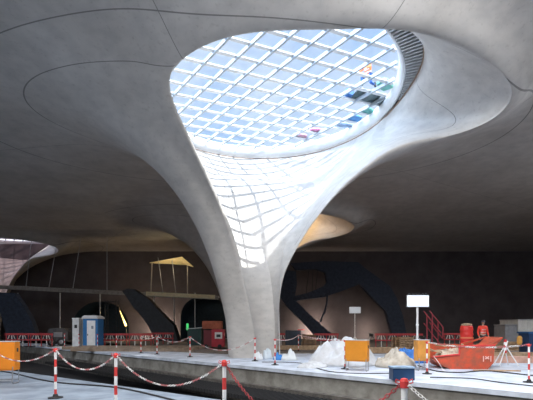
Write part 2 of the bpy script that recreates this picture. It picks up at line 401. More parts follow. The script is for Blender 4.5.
# ================================================================== ROOF LIGHT
skl_ring_m = mat('roof_light_frame', (.80, .82, .84), .4, noise=.03)
glass = bpy.data.materials.new('roof_glass'); glass.use_nodes = True; n = glass.node_tree; n.nodes.clear()
go = n.nodes.new('ShaderNodeOutputMaterial'); gt = n.nodes.new('ShaderNodeBsdfTransparent'); gg = n.nodes.new('ShaderNodeBsdfGlossy'); gm = n.nodes.new('ShaderNodeMixShader')
gt.inputs['Color'].default_value = (.93, .965, 1, 1); gg.inputs['Roughness'].default_value = .05; gm.inputs['Fac'].default_value = .04
n.links.new(gt.outputs[0], gm.inputs[1]); n.links.new(gg.outputs[0], gm.inputs[2]); n.links.new(gm.outputs[0], go.inputs['Surface'])
GZ = 12.35 + EYE
def roof_light(name, off, label):
    t = thing(name, (RC.x + off.x, RC.y + off.y, GZ), label, 'roof light', 'round roof lights over the chalices')
    bm = B(); seg = 72
    prof = [(RR + .12, -.55), (RR + .12, .12), (RR - .10, .12), (RR - .16, 0), (RR - .12, -.3), (RR + .02, -.55)]
    rings = [[bm.verts.new((r_ * math.cos(2 * PI * k / seg), r_ * math.sin(2 * PI * k / seg), z_)) for k in range(seg)] for r_, z_ in prof]
    for i in range(len(prof)):
        A_, B_ = rings[i], rings[(i + 1) % len(prof)]
        for k in range(seg): bm.faces.new((A_[k], A_[(k + 1) % seg], B_[(k + 1) % seg], B_[k])).smooth = True
    obj('ring_frame', bm, skl_ring_m, t)
    bm = B(); lathe(bm, [(RR - .2, .06), (RR - .2, .075)], seg=72); obj('glass_pane', bm, glass, t)
    for (dx, dy), ph, wd, dp, m in (((.93, .37), .1, .20, .06, skl_ring_m), ((-.62, .79), .35, .10, .16, mat('roof_bar_grey', (.40, .45, .50), .4, .2, noise=.04))):
        dv = Vector((dx, dy, 0)).normalized(); nv = Vector((-dv.y, dv.x, 0)); ang = math.atan2(dv.y, dv.x)
        q = -7
        while q <= 7:
            s_ = q + ph
            if abs(s_) < RR - .3:
                hl = math.sqrt((RR - .25) ** 2 - s_ * s_)
                bm = B(); box(bm, nv * s_ + Vector((0, 0, .05 - dp / 2)), (2 * hl, wd, dp), Matrix.Rotation(ang, 3, 'Z')); 
                if wd < .1: box(bm, nv * s_ + Vector((0, 0, .05 - dp)), (2 * hl, wd * 1.4, .03), Matrix.Rotation(ang, 3, 'Z'))
                obj('glazing_bar', bm, m, t)
            q += 1
    return t
rl = roof_light('roof_light', OFF['near'], 'large round roof light with a slanted grid of white bars above the main chalice')
for key, lab in (('back', 'round roof light above the chalice hidden behind the main column'), ('left', 'small bright piece of gridded roof light at the far left edge')):
    r2 = dup(rl, rl.location + OFF[key], label=lab)
    if True:                                           # tinted panes, added to warm or dim the light in these two chalices
        for ch in r2.children:
            if ch.name.startswith('glass_pane'):
                ch.data = ch.data.copy(); g2 = glass.copy(); g2.name = 'light_tint_pane'; ch.data.materials[0] = g2
                [q for q in g2.node_tree.nodes if q.type == 'BSDF_TRANSPARENT'][0].inputs['Color'].default_value = (1, .74, .45, 1) if key == 'back' else (.42, .36, .37, 1)
# curved slatted grille between the frame and the concrete on the right
ns = 96; gr = thing('slatted_grille', (RC.x, RC.y, RZ), 'curved grey slatted grille between the roof light frame and the concrete lip', 'grille'); RG = Vector((0, 0, 0))
for i in range(ns):
    psi = -72 + i * 1.6; r0 = RR + .13; r1 = RR + .08 + ring_extra(psi)
    if r1 - r0 < .08: continue
    c_, s_ = math.cos(R(psi)), math.sin(R(psi)); rm = (r0 + r1) / 2
    bm = B(); box(bm, RG + Vector((c_ * rm, s_ * rm, .02)), (r1 - r0, .085, .10), Matrix.Rotation(R(psi), 3, 'Z')); obj('slat', bm, galv, gr)
bm2 = B(); pr = []
for i in range(60):
    psi = -72 + i * 1.5; c_, s_ = math.cos(R(psi)), math.sin(R(psi)); r1 = RR + .10 + ring_extra(psi)
    pr.append([bm2.verts.new(RG + Vector((c_ * r_, s_ * r_, z_))) for r_, z_ in ((RR + .13, .12), (r1, .12), (r1 + .02, -.05))])
for A_, B_ in zip(pr, pr[1:]):
    for k in range(2): bm2.faces.new((A_[k], A_[k + 1], B_[k + 1], B_[k]))
obj('backing', bm2, mat('grille_backing', (.05, .05, .05), .8), gr)
bm = B(); tube(bm, [RG + Vector(((RR + .09 + ring_extra(q)) * math.cos(R(q)), (RR + .09 + ring_extra(q)) * math.sin(R(q)), -.03)) for q in range(-72, 170, 2)], .05, 6)
obj('rim', bm, mat('rusty_rim', (.25, .17, .12), .8), gr)

# ================================================================== BARRIER POSTS AND CHAINS
from mathutils import noise as mn
def gy(yb): return EYE * 400 / (yb - 328)
def ground(px, yb): Y = gy(yb); return Vector(((px - 266.5) * Y / 400, Y, 0))
def make_post(label):
    t = thing('barrier_post', (0, 0, 0), label, 'post', 'red and white barrier posts')
    bm = B(); z = .03; k = 0
    bands = [.16] * 6
    for i, h in enumerate(bands[::-1]):
        prof = [(.027, z), (.027, z + h)]; n0 = len(bm.faces); lathe(bm, prof, seg=14, mi=i % 2); z += h
    obj('pole', bm, [red, white_pl], t)
    bm = B(); lathe(bm, [(.15, 0), (.15, .02), (.06, .035), (.045, .08), (.034, .09)], seg=18); obj('base', bm, black, t)
    bm = B(); lathe(bm, [(.036, .985), (.038, .995), (.038, 1.04), (.026, 1.065), (.008, 1.07)], seg=14); cp = obj('cap', bm, red, t)
    for q in (1, -1):
        bm = B(); tube(bm, [(q * .04, 0, 1.02), (q * .075, 0, 1.03), (q * .07, 0, 1.06), (q * .04, 0, 1.045)], .006, 6); obj('chain_hook', bm, red, cp)
    return t
POSTS = [(55.5, 398, 'striped post on the near slab, leftmost of the big ones'),
 (117, None, 'striped post on the near slab, second from the left, cut by the lower edge'),
 (224, None, 'striped post rising from the lower edge in front of the chalice foot'),
 (404, None, 'closest striped post, in front of the blue crate at the lower right'),
 (255, 361, 'striped post right in front of the chalice foot'), (275, 365, 'striped post just right of the chalice foot beside the thin white pole'),
 (190, 357, 'striped post left of the chalice foot in front of the dark green hut'), (157, 354.3, 'striped post below the dark slanted slab, second left of the chalice foot'),
 (141, 353, 'striped post third to the left of the chalice foot'), (116.5, 350.5, 'striped post just right of the portable toilet'),
 (97.5, 349, 'small striped post in front of the portable toilet'), (79, 348.5, 'small striped post in front of the narrow white cabin'),
 (64.5, 347.5, 'small striped post left of the narrow white cabin, leftmost on the far platform'), (298.5, 351.5, 'striped post in front of the dark crate right of the chalice'),
 (529, 382.5, 'striped post at the right edge standing on the pale platform'), (427, 374, 'striped post in front of the narrow orange cabinet'),
 (345, 369, 'striped post half hidden at the left side of the wide orange cabinet')]
FIX = {117: (-2.6, 6.9), 224: (-.57, 5.4), 404: (1.185, 3.44)}
pm = None; PP = {}
for px, yb, lab in POSTS:
    p = Vector((*FIX[px], 0)) if yb is None else ground(px, yb)
    if pm is None: pm = make_post(lab); pm.location = p
    else: dup(pm, p, label=lab)
    PP[px] = p
PP['off'] = Vector((2.75, 1.75, 0)); PP['offleft'] = Vector((-7.4, 10.6, 0))
def link_mesh(r1=.022, wire=.006, L_=.05):
    bm = B(); pts = []
    for k in range(12):
        a_ = 2 * PI * k / 12; pts.append(Vector((math.cos(a_) * r1 + (L_ * .5 if math.cos(a_) > 0 else -L_ * .5) * .5, math.sin(a_) * r1, 0)))
    rings = []
    for k, p in enumerate(pts):
        dv = (pts[(k + 1) % 12] - pts[k - 1]).normalized(); nx = dv.cross(Vector((0, 0, 1)))
        rings.append([bm.verts.new(p + nx * math.cos(q) * wire + Vector((0, 0, 1)) * math.sin(q) * wire) for q in (0, PI / 2, PI, 3 * PI / 2)])
    for k in range(12):
        for j in range(4): bm.faces.new((rings[k][j], rings[(k + 1) % 12][j], rings[(k + 1) % 12][(j + 1) % 4], rings[k][(j + 1) % 4]))
    return bm
chain_pink = mat('faded_chain_red', (.50, .17, .17), .6); chain_red = mat('chain_red', (.30, .03, .035), .6)
def chain(a_, b_, sag, label, scale=1.0, colors=(white_pl, chain_pink), run=5):
    a_ = a_ + Vector((0, 0, 1.04)); b_ = b_ + Vector((0, 0, 1.04))
    path = [a_.lerp(b_, t / 200) - Vector((0, 0, sag * 4 * (t / 200) * (1 - t / 200))) for t in range(201)]
    step = .058 * scale; bm = B(); tmpl = link_mesh(.022 * scale, .0068 * scale, .05 * scale)
    vs0 = [v.co.copy() for v in tmpl.verts]; fs0 = [[v.index for v in f.verts] for f in tmpl.faces] if not tmpl.verts.index_update() else []
    acc_ = 0; nxt = step; k = 0
    for p, q in zip(path, path[1:]):
        seg = (q - p).length
        while acc_ + seg >= nxt:
            c = p.lerp(q, (nxt - acc_) / seg); dv = (q - p).normalized()
            rot = dv.to_track_quat('X', 'Z').to_matrix() @ Matrix.Rotation(PI / 2 * (k % 2) + .5, 3, 'X')
            nv = [bm.verts.new(c + rot @ v) for v in vs0]
            for f in fs0: bm.faces.new([nv[i] for i in f]).material_index = (k // run) % 2
            k += 1; nxt += step
        acc_ += seg
    tmpl.free()
    o = obj('barrier_chain', bm, list(colors), smooth=True); tag(o, label, 'chain', 'plastic barrier chains')
chain(PP['offleft'], PP[55.5], .33, 'red and white chain sagging from the left orange cabinet to the first big post', .75)
chain(PP[55.5], PP[117], .34, 'red and white chain sagging between the two big posts at the lower left', .7)
chain(PP[117], PP[224], .42, 'chain hanging low between the second big post and the one before the chalice', .62)
chain(PP[224], PP[404], .62, 'dark red chain dipping out of the photo between the two closest posts', .7, colors=(chain_red, red_dull))
chain(PP[404], PP['off'], .45, 'chain running from the closest post towards the lower right corner', .62, run=14)
chain(PP[141], PP[157], .16, 'pale chain on the short span left of the chalice', 1.0)
chain(PP[157], PP[190], .30, 'pale chain sagging below the dark slanted slab', 1.0)
chain(PP[190], PP[255], .62, 'pale chain hanging in front of the red machine and chalice foot', 1.0)
chain(PP[275], PP[298.5], .15, 'pale chain running back from the chalice foot to the dark crate', 1.0)
chain(PP[298.5], PP[345], .05, 'almost taut pale chain crossing behind the white fleece heap', 1.0)
chain(PP[427], PP[529], .12, 'pale chain crossing in front of the red skip', 1.0)

# ================================================================== CABINETS
def cabinet(loc, rz, label, w_=.80, col=orange, group=None, dpt=.32, top=1.07, bot=.34):
    t = thing('site_cabinet', loc, label, 'cabinet', group, rz)
    bm = B(); box(bm, (0, 0, (top + bot) / 2), (w_, dpt, top - bot), bevel=.012); bd = obj('body', bm, col, t)
    bm = B(); box(bm, (0, -dpt / 2 - .006, (top + bot) / 2), (w_ - .08, .012, top - bot - .08), bevel=.004); obj('front_panel', bm, col, t)
    bm = B(); box(bm, (0, 0, top + .008), (w_ + .02, dpt + .02, .016)); obj('snow_cover', bm, tarp_white, t)
    bm = B(); box(bm, (w_ / 2 + .008, 0, top - .22), (.016, .06, .10)); lathe(bm, [(.012, 0), (.012, .03)], (w_ / 2 + .012, 0, top - .2), 8); obj('latch', bm, dark_steel, t)
    for sx in (-1, 1):
        bm = B(); x = sx * (w_ / 2 - .04); r_ = .016
        tube(bm, [(x, -dpt / 2, bot + .1), (x, -dpt / 2 - .02, .06), (x + .0, -dpt / 2 + .03, .018), (x, dpt / 2 - .03, .018), (x, dpt / 2 + .02, .06), (x, dpt / 2, bot + .1)], r_, 8); obj('leg_frame', bm, steel, t)
    bm = B(); tube(bm, [(-w_ / 2 + .04, -dpt / 2 - .02, .1), (w_ / 2 - .04, -dpt / 2 - .02, .1)], .013); tube(bm, [(-w_ / 2 + .04, dpt / 2 + .02, .1), (w_ / 2 - .04, dpt / 2 + .02, .1)], .013); obj('cross_bar', bm, steel, t)
    return t
cabinet(ground(358.5, 371.5) + Vector((0, .2, 0)), R(-28), 'wide orange site cabinet on a steel tube frame in front of white fleece', .78, mat('orange_deep', (.62, .23, .015), .5, noise=.06), 'orange site cabinets')
cabinet(ground(424, 371) + Vector((0, .2, 0)), R(6), 'narrow orange cabinet below the bright work lamp', .44, mat('orange_pale', (.62, .27, .05), .55, noise=.15), 'orange site cabinets')
cabinet(Vector((-7.15, 10.75, 0)), R(8), 'orange cabinet cut off by the left edge of the photo', .84, mat('orange_bright', (.80, .25, .015), .5, noise=.05), 'orange site cabinets', top=1.13, bot=.37)

# blue crate near the platform edge
t = thing('blue_crate', ground(404, 380.5) + Vector((0, .2, 0)), 'blue plastic crate with a snowy lid near the platform edge', 'crate')
bm = B(); box(bm, (0, 0, .17), (.62, .4, .34), bevel=.02); obj('tub', bm, navy, t)
bm = B(); box(bm, (0, 0, .365), (.66, .44, .05), bevel=.015); obj('lid', bm, mat('frosted_blue', (.30, .42, .58), .7, noise=.25), t)

# ================================================================== WORK LAMPS
def work_lamp(loc, label, w_, h_, top, mast_r, col, strength, power=0):
    t = thing('work_lamp', loc, label, 'work lamp', 'work lamps on tripods')
    bm = B(); box(bm, (0, 0, top - h_ / 2), (w_, .10, h_), bevel=.015); hd = obj('lamp_housing', bm, steel, t)
    bm = B(); box(bm, (0, -.056, top - h_ / 2), (w_ - .04, .012, h_ - .04), bevel=.004); obj('light_panel', bm, mat('lamp_face_%d' % int(strength * 10), (.5, .52, .55), .5, emit=col, estr=strength), hd)
    if w_ > .8:
        for k in range(6):
            bm = B(); lathe(bm, [(.035, 0), (.045, .03), (.03, .07), (.01, .08)], (-w_ / 2 + .12 + k * (w_ - .24) / 5, 0, top), 10); obj('lamp_knob', bm, dark_steel, hd)
    bm = B(); tube(bm, [(0, .03, .35), (0, .03, top - h_)], mast_r, 10); tube(bm, [(0, .03, .9), (0, .03, 1.0)], mast_r * 1.5, 10); tube(bm, [(0, .03, 1.6), (0, .03, 1.68)], mast_r * 1.4, 10); obj('mast', bm, white_pl, t)
    for k in range(3):
        a_ = R(200 + 120 * k); bm = B(); tube(bm, [(0, .03, .95), (.62 * math.cos(a_), .03 + .62 * math.sin(a_), .02)], .018, 8); obj('leg', bm, white_pl, t)
    if power:
        l = lamp('work_lamp_light', 'AREA', (0, -.12, top - h_ / 2), power, (.80, .90, 1), shape='RECTANGLE', size=w_, size_y=h_); l.parent = t; l.rotation_euler = (R(90), 0, 0)
    return t
work_lamp(Vector((6.8, 18, 0)), 'brightly lit white work lamp on a tripod mast right of centre', 1.0, .54, 2.98, .045, (.80, .90, 1), .62, 0)
work_lamp(Vector((5.75, 26, 0)), 'smaller unlit pale lamp board on a thin mast before the dark back wall', .74, .42, 2.87, .02, (.8, .8, .8), .12)
bm = B(); tube(bm, [(.72, 22, 0), (.66, 22, 2.6)], .035, 8); box(bm, (.72, 22, .02), (.3, .3, .04)); tag(obj('standing_pole', bm, white_pl), 'thin white upright pole right beside the chalice foot', 'pole')

# ================================================================== HEAPS
def heap(name, c, sx, sy, h, m, label, cat, rz=0, seed=0, n=46, ridge=.55, fr=1.6):
    bm = B(); vs = {}
    for i in range(n + 1):
        for j in range(n + 1):
            u, v = i / n * 2 - 1, j / n * 2 - 1
            a_ = math.atan2(v, u); ed = 1 + .28 * mn.noise(Vector((math.cos(a_) * 1.3, math.sin(a_) * 1.3, seed)))
            q = max(abs(u), abs(v)); rr = math.hypot(u, v); k = q / rr if rr > 1e-6 else 1
            x, y = u * k * ed, v * k * ed; rad = math.hypot(u * k, v * k)
            p = Vector((x * sx * fr, y * sy * fr, seed * 3.1))
            f1 = 1 - abs(mn.noise(p)) * 2.2; f2 = 1 - abs(mn.noise(p * 2.7 + Vector((5, 3, 1)))) * 2.2
            z = h * max(0, 1 - rad ** 2.2) ** .7 * (1 - ridge + ridge * (.65 * f1 + .35 * f2)) + .04 * f2 * h * (1 - rad)
            vs[i, j] = bm.verts.new((x * sx + .05 * mn.noise(p * 2), y * sy, max(0.004, z) if q < 1 else 0))
    for i in range(n):
        for j in range(n): bm.faces.new((vs[i, j], vs[i + 1, j], vs[i + 1, j + 1], vs[i, j + 1]))
    rim = [vs[i, 0] for i in range(n + 1)] + [vs[n, j] for j in range(1, n + 1)] + [vs[i, n] for i in range(n - 1, -1, -1)] + [vs[0, j] for j in range(n - 1, 0, -1)]
    bm.faces.new(rim[::-1])
    o = obj(name, bm, m, loc=c, rz=rz, smooth=True); return tag(o, label, cat)
heap('fleece_heap', Vector((3.2, 16.5, 0)), 1.45, 1.15, 1.15, tarp_white, 'big crumpled heap of white fleece sheeting behind the wide orange cabinet', 'sheeting', seed=1, n=60, ridge=.6, fr=1.0)
heap('fleece_heap', Vector((1.75, 15.2, 0)), .62, .42, .26, tarp_white, 'low flat fold of white sheeting lying left of the big heap', 'sheeting', rz=.2, seed=2, fr=3)
heap('fleece_heap', Vector((5.0, 15.5, 0)), .8, .75, .80, tarp_beige, 'crumpled beige sheeting between the two orange cabinets', 'sheeting', seed=3, n=56, ridge=.6, fr=1.3)
heap('tarpaulin', Vector((5.9, 17.3, 0)), .85, .6, .72, tarp_blue, 'bunched bright blue tarpaulin behind the beige sheeting', 'tarpaulin', seed=4, ridge=.35, fr=2.5)
heap('refuse_bag', Vector((-.42, 18.75, 0)), .26, .22, .42, mat('bag_white', (.72, .74, .76), .5, bump=.3, bscale=10), 'small white bag leaning at the chalice foot', 'bag', seed=5, n=24, fr=5)
heap('refuse_bag', Vector((.05, 19.2, 0)), .24, .22, .62, mat('bag_grey', (.60, .66, .70), .4, bump=.3, bscale=10), 'taller pale bag right behind the small white bag', 'bag', seed=6, n=24, fr=5)
heap('refuse_bag', Vector((.62, 18.9, 0)), .30, .24, .40, mat('bag_blue', (.05, .25, .65), .5, bump=.2), 'blue bag lying right of the chalice foot', 'bag', seed=7, n=24, fr=4)
heap('refuse_bag', Vector((1.05, 18.6, 0)), .40, .25, .55, mat('bag_sheet', (.68, .70, .70), .6, bump=.3), 'white plastic sheet bundle right of the blue bag', 'bag', seed=8, n=28, fr=4)

# ================================================================== RED SKIP WITH RUBBLE
t = thing('rubble_skip', (7.3, 15.2, 0), 'battered orange-red boat-shaped skip filled with rubble and boards', 'skip', rz=R(-3))
D2 = .62
def panel(bm, pts, vec, mi=0): prism(bm, pts, vec, mi)
bm = B()
prof = [(-.52, 0), (.78, 0), (.98, .22), (1.02, .84), (.1, .86), (-.22, .82), (-.24, .52), (-1.2, .44), (-1.22, .38), (-.78, .10)]
panel(bm, [(x, -D2, z) for x, z in prof], (0, .04, 0)); obj('side_wall', bm, skip_paint, t)
bm = B(); prof2 = [(-.52, 0), (.78, 0), (.98, .22), (1.02, .84), (-1.22, .90), (-1.2, .38), (-.78, .10)]
panel(bm, [(x, D2 - .04, z) for x, z in prof2], (0, .04, 0)); obj('side_wall', bm, skip_paint, t)
bm = B()
for (xa, za), (xb, zb) in (((-.52, .0), (.78, .0)), ((.78, .0), (.98, .22)), ((.98, .22), (1.02, .84)), ((-.52, .0), (-.78, .10)), ((-.78, .10), (-1.2, .40))):
    dv = Vector((xb - xa, 0, zb - za)).normalized(); nv = Vector((-dv.z, 0, dv.x)) * .02
    prism(bm, [(xa, -D2 + .04, za), (xb, -D2 + .04, zb), Vector((xb, -D2 + .04, zb)) + nv, Vector((xa, -D2 + .04, za)) + nv], (0, 2 * D2 - .08, 0))
obj('hull', bm, skip_paint, t)
bm = B(); prism(bm, [(.35, -D2 - .02, .78), (1.28, -D2 - .02, 1.10), (1.30, -D2 - .02, 1.17), (.32, -D2 - .02, .88)], (0, .06, 0)); prism(bm, [(.35, D2 - .05, .80), (1.28, D2 - .05, 1.12), (1.30, D2 - .05, 1.17), (.32, D2 - .05, .88)], (0, .06, 0))
prism(bm, [(1.0, -D2, .80), (1.30, -D2, 1.12), (1.30, -D2, 1.16), (1.0, -D2, .86)], (0, 2 * D2, 0)); obj('pouring_lip', bm, skip_paint, t)
bm = B(); tube(bm, [(-.24, -D2 - .02, .84), (1.02, -D2 - .02, .87)], .03, 8); tube(bm, [(-1.22, -D2 - .02, .44), (-.24, -D2 - .02, .54)], .03, 8); tube(bm, [(-.24, -D2 - .02, .50), (-.24, -D2 - .02, .86)], .03, 8); obj('rim', bm, red, t)
bm = B(); box(bm, (.75, -D2 - .012, .42), (.16, .012, .04), Matrix.Rotation(.6, 3, 'Y')); box(bm, (.75, -D2 - .012, .42), (.16, .012, .04), Matrix.Rotation(-.6, 3, 'Y')); box(bm, (.62, -D2 - .012, .38), (.03, .012, .2)); box(bm, (.88, -D2 - .012, .38), (.03, .012, .2)); obj('painted_mark', bm, mat('faded_mark', (.80, .50, .45), .7), t)
hp = heap('rubble', Vector((-.15, 0, .35)), .86, .52, .42, mat('rubble_mix', (.62, .52, .40), .95, color2=(.35, .26, .2), nscale=9, bump=.6), None, None, seed=9, fr=5, ridge=.6); hp.parent = t; hp['kind'] = 'stuff'
for i in range(14):
    bm = B(); rn = random.random
    box(bm, (0, 0, 0), (.35 + .4 * rn(), .09, .03)); b_ = obj('board', bm, timber, t, loc=(-1.0 + 1.7 * rn(), -.4 + .8 * rn(), .62 + .22 * rn())); b_.rotation_euler = (rn() * .6, rn() * .8 - .4, rn() * 3)

# ================================================================== BARRIERS
def make_barrier(label):
    t = thing('site_barrier', (0, 0, 0), label, 'barrier', 'red and white site barriers')
    bm = B(); box(bm, (0, 0, 1.0), (1.9, .04, .16)); obj('top_board', bm, red_dull, t)
    bm = B(); box(bm, (0, 0, .55), (1.9, .04, .10)); obj('lower_board', bm, red_dull, t)
    for k in range(5):
        x = -.85 + k * .425; bm = B(); tube(bm, [(x, .05, .03), (x, .05, 1.08)], .035, 8); obj('upright', bm, white_pl if k % 2 else red_dull, t)
    for k in range(4):
        bm = B(); box(bm, (-.64 + k * .425, -.0, .78), (.05, .03, .40), Matrix.Rotation(.4 * (-1) ** k, 3, 'Y')); obj('brace', bm, mat('pale_brace', (.62, .55, .5), .6), t)
    for sx in (-.7, .7):
        bm = B(); box(bm, (sx, .05, .03), (.16, .6, .06)); obj('foot', bm, black, t)
    return t
bar = None
for px, Y, rz, lab in ((17, 32, 4, 'site barrier at the far left edge behind the orange cabinet'), (41, 32, 0, 'red site barrier left of the narrow white cabin'), (115.5, 31.3, 0, 'red site barrier directly right of the portable toilet'),
        (140, 31, -3, 'red site barrier below the dark slanted slab'), (326.5, 31, 0, 'single red site barrier behind the white fleece heap'), (387, 31, 0, 'red site barrier behind the beige sheeting, under the dark bent slab'),
        (411, 31, 4, 'red site barrier directly behind the bright work lamp'), (163, 36, 6, 'distant red site barrier at the foot of the dark slanted slab'), (455, 33, 0, 'red site barrier behind the red drum'), (276, 33, 0, 'red site barrier partly hidden by the chalice foot')):
    p = Vector(((px - 266.5) * Y / 400, Y, 0))
    if bar is None: bar = make_barrier(lab); bar.location = p; bar.rotation_euler.z = R(rz)
    else: dup(bar, p, R(rz), lab)

# ================================================================== TOILETS, MACHINES, CONTAINERS (far left)
t = thing('portable_toilet', (-13.2, 30.5, 0), 'white and blue portable toilet on the far platform', 'portable toilet')
bm = B(); box(bm, (0, 0, 1.12), (1.1, 1.1, 2.2), bevel=.03); obj('cabin', bm, mat('toilet_blue', (.03, .16, .38), .5, noise=.06), t)
bm = B(); box(bm, (.08, -.57, 1.08), (.62, .05, 1.96), bevel=.012); dr = obj('door', bm, white_pl, t)
bm = B(); box(bm, (.18, -.60, 1.55), (.16, .012, .22)); obj('sign_plate', bm, mat('sign_grey', (.25, .28, .32), .6), dr)
bm = B(); box(bm, (-.16, -.605, 1.0), (.04, .04, .14)); obj('handle', bm, dark_steel, dr)
bm = B(); prism(bm, [(-.62, -.62, 2.2), (.62, -.62, 2.2), (.60, -.62, 2.32), (.42, -.62, 2.44), (-.42, -.62, 2.44), (-.60, -.62, 2.32)], (0, 1.24, 0)); obj('roof', bm, mat('roof_grey_white', (.62, .62, .62), .6, noise=.05), t)
bm = B(); box(bm, (-.0, 0, .035), (1.2, 1.2, .07)); obj('skid', bm, black, t)
t = thing('site_cabin', (-14.75, 31.3, 0), 'narrow white cabin standing left of the portable toilet', 'cabin')
bm = B(); box(bm, (0, 0, 1.1), (.52, .8, 2.2), bevel=.05); obj('shell', bm, mat('cabin_white', (.66, .66, .65), .6, noise=.1), t)
bm = B(); box(bm, (.02, -.41, 1.62), (.2, .03, .26), bevel=.01); obj('window', bm, black, t)
bm = B(); box(bm, (0, 0, 2.24), (.58, .86, .08), bevel=.02); obj('roof', bm, white_pl, t)
# dark compressor trailer
t = thing('compressor_trailer', (-17.2, 33.5, 0), 'dark compressor trailer with round wheels left of the narrow white cabin', 'trailer')
bm = B(); prism(bm, [(-.9, -.5, .5), (.8, -.5, .5), (.8, -.5, 1.2), (.5, -.5, 1.5), (-.7, -.5, 1.5), (-.9, -.5, 1.1)], (0, 1.0, 0)); obj('hood', bm, mat('dark_machine', (.06, .06, .065), .5, noise=.3), t)
bm = B(); box(bm, (0, -.51, .95), (.7, .03, .4)); obj('grille', bm, steel, t)
for sx in (-.45, .35):
    bm = B(); 
    for yy in (-.6,): 
        g_ = [(.32, 0), (.36, .04), (.36, .14), (.32, .18)]; lathe(bm, g_, (0, 0, 0), 20)
    o = obj('wheel', bm, black, t, loc=(sx, -.52, .36)); o.rotation_euler = (R(90), 0, 0)
    bm = B(); lathe(bm, [(.17, .185), (.12, .2), (.04, .2)], (0, 0, 0), 14); obj('hub', bm, steel, o)
bm = B(); tube(bm, [(.8, 0, .6), (1.5, 0, .5)], .04); obj('drawbar', bm, dark_steel, t)
# small warm lamp on the trailer's right
t = thing('site_lantern', (-15.3, 32.2, 0), 'small glowing yellow lamp left of the narrow white cabin', 'lamp')
bm = B(); tube(bm, [(0, 0, 0), (0, 0, 1.75)], .025, 8); obj('stand', bm, dark_steel, t)
bm = B(); lathe(bm, [(.03, 0), (.12, .05), (.14, .15), (.12, .25), (.04, .3)], (0, 0, 1.75), 14); obj('globe', bm, mat('warm_globe', (1, .8, .4), .5, emit=(1, .72, .35), estr=2.2), t)
lamp('lantern_light', 'POINT', (-15.3, 31.9, 1.95), 25, (1, .7, .4), shadow_soft_size=.15)
# lamp flare streak built as a leaning glowing tube
t = thing('flare_streak', (-17.0, 48.5, 0), 'slanted glowing yellow streak shaped after a lamp flare, left of the dark slab', 'lamp')
bm = B(); tube(bm, [(-1.0, 0, 4.3), (-.1, 0, 1.9)], .05, 8); obj('flare_holder', bm, timber, t)
bm = B(); tube(bm, [(-.75, -.08, 3.6), (.0, -.08, 1.75)], .09, 8, radii=[.04, .13]); obj('flare_tube', bm, mat('flare_yellow', (1, .8, .3), .5, emit=(1, .68, .22), estr=1.6), t)
bm = B(); tube(bm, [(-.1, 0, 1.9), (.2, 0, 0)], .04, 6); obj('leg', bm, dark_steel, t)
lamp('flare_light', 'POINT', (-16.6, 47.9, 2.2), 160, (1, .72, .38), shadow_soft_size=.3)
# red machine and green hut left of the foot
t = thing('red_machine', (-3.95, 30, 0), 'red site machine with a white control panel left of the chalice foot', 'machine')
bm = B(); box(bm, (.35, 0, .75), (.9, 1.1, 1.3), bevel=.03); obj('body', bm, mat('machine_red', (.50, .03, .05), .45, noise=.1), t)
bm = B(); box(bm, (-.1, .1, 1.72), (1.4, 1.2, .60), bevel=.04); obj('hopper', bm, mat('hopper_rust', (.38, .10, .05), .7, noise=.25), t)
bm = B(); box(bm, (.42, -.57, .95), (.55, .04, .48), bevel=.01); pn = obj('control_panel', bm, white_pl, t)
bm = B(); box(bm, (.42, -.60, .93), (.30, .02, .2)); obj('display', bm, dark_steel, pn)
bm = B(); box(bm, (-.42, .1, .75), (.6, .9, 1.2), bevel=.03); obj('engine_block', bm, mat('dull_maroon', (.18, .03, .04), .6), t)
for sx in (-.5, .5):
    bm = B(); lathe(bm, [(.12, 0), (.15, .03), (.15, .1), (.12, .13)], (0, 0, 0), 14); o = obj('wheel', bm, black, t, loc=(sx, -.5, .15)); o.rotation_euler = (R(90), 0, 0)
t = thing('site_hut', (-5.4, 30.6, 0), 'dark green low hut with a pale roof edge beside the red machine', 'hut')
bm = B(); box(bm, (0, 0, .72), (1.0, 1.2, 1.4), bevel=.02); obj('body', bm, mat('hut_green', (.015, .06, .055), .6, noise=.2), t)
bm = B(); prism(bm, [(-.62, -.7, 1.40), (.6, -.7, 1.50), (.6, -.7, 1.56), (-.62, -.7, 1.46)], (0, 1.4, 0)); obj('roof', bm, mat('hut_roof', (.45, .50, .50), .6), t)
bm = B(); box(bm, (0, -.61, .7), (.5, .02, 1.2), bevel=.005); obj('door', bm, mat('hut_door', (.02, .05, .05), .6), t)
t = thing('green_signal', (-7.9, 40, 0), 'small upright green signal light in front of the dark archway', 'signal light')
bm = B(); tube(bm, [(0, 0, 0), (0, 0, 1.3)], .04); obj('post', bm, dark_steel, t)
bm = B(); box(bm, (0, 0, 1.62), (.22, .1, .66), bevel=.02); obj('light', bm, mat('green_glow', (.1, .5, .15), .5, emit=(.05, .6, .15), estr=.7), t)
# long beams lying on the ground left of the foot
for i, (x, y, L_, rz, lab) in enumerate(((-8.6, 25.6, 8.0, -3, 'long timber beam lying behind the striped posts left of the chalice, nearest of the three'), (-9.4, 27.6, 9.5, -2, 'long timber beam lying in the middle of the three behind the posts'), (-9.0, 29.2, 9, -1, 'long timber beam lying farthest back of the three, before the red barriers'))):
    bm = B(); box(bm, (0, 0, .11), (L_, .24, .22), bevel=.01); tag(obj('timber_beam', bm, mat('old_timber', (.34, .25, .18), .85, color2=(.2, .15, .11), nscale=3), loc=(x, y, 0), rz=R(rz)), lab, 'beam', 'timber beams on the ground')
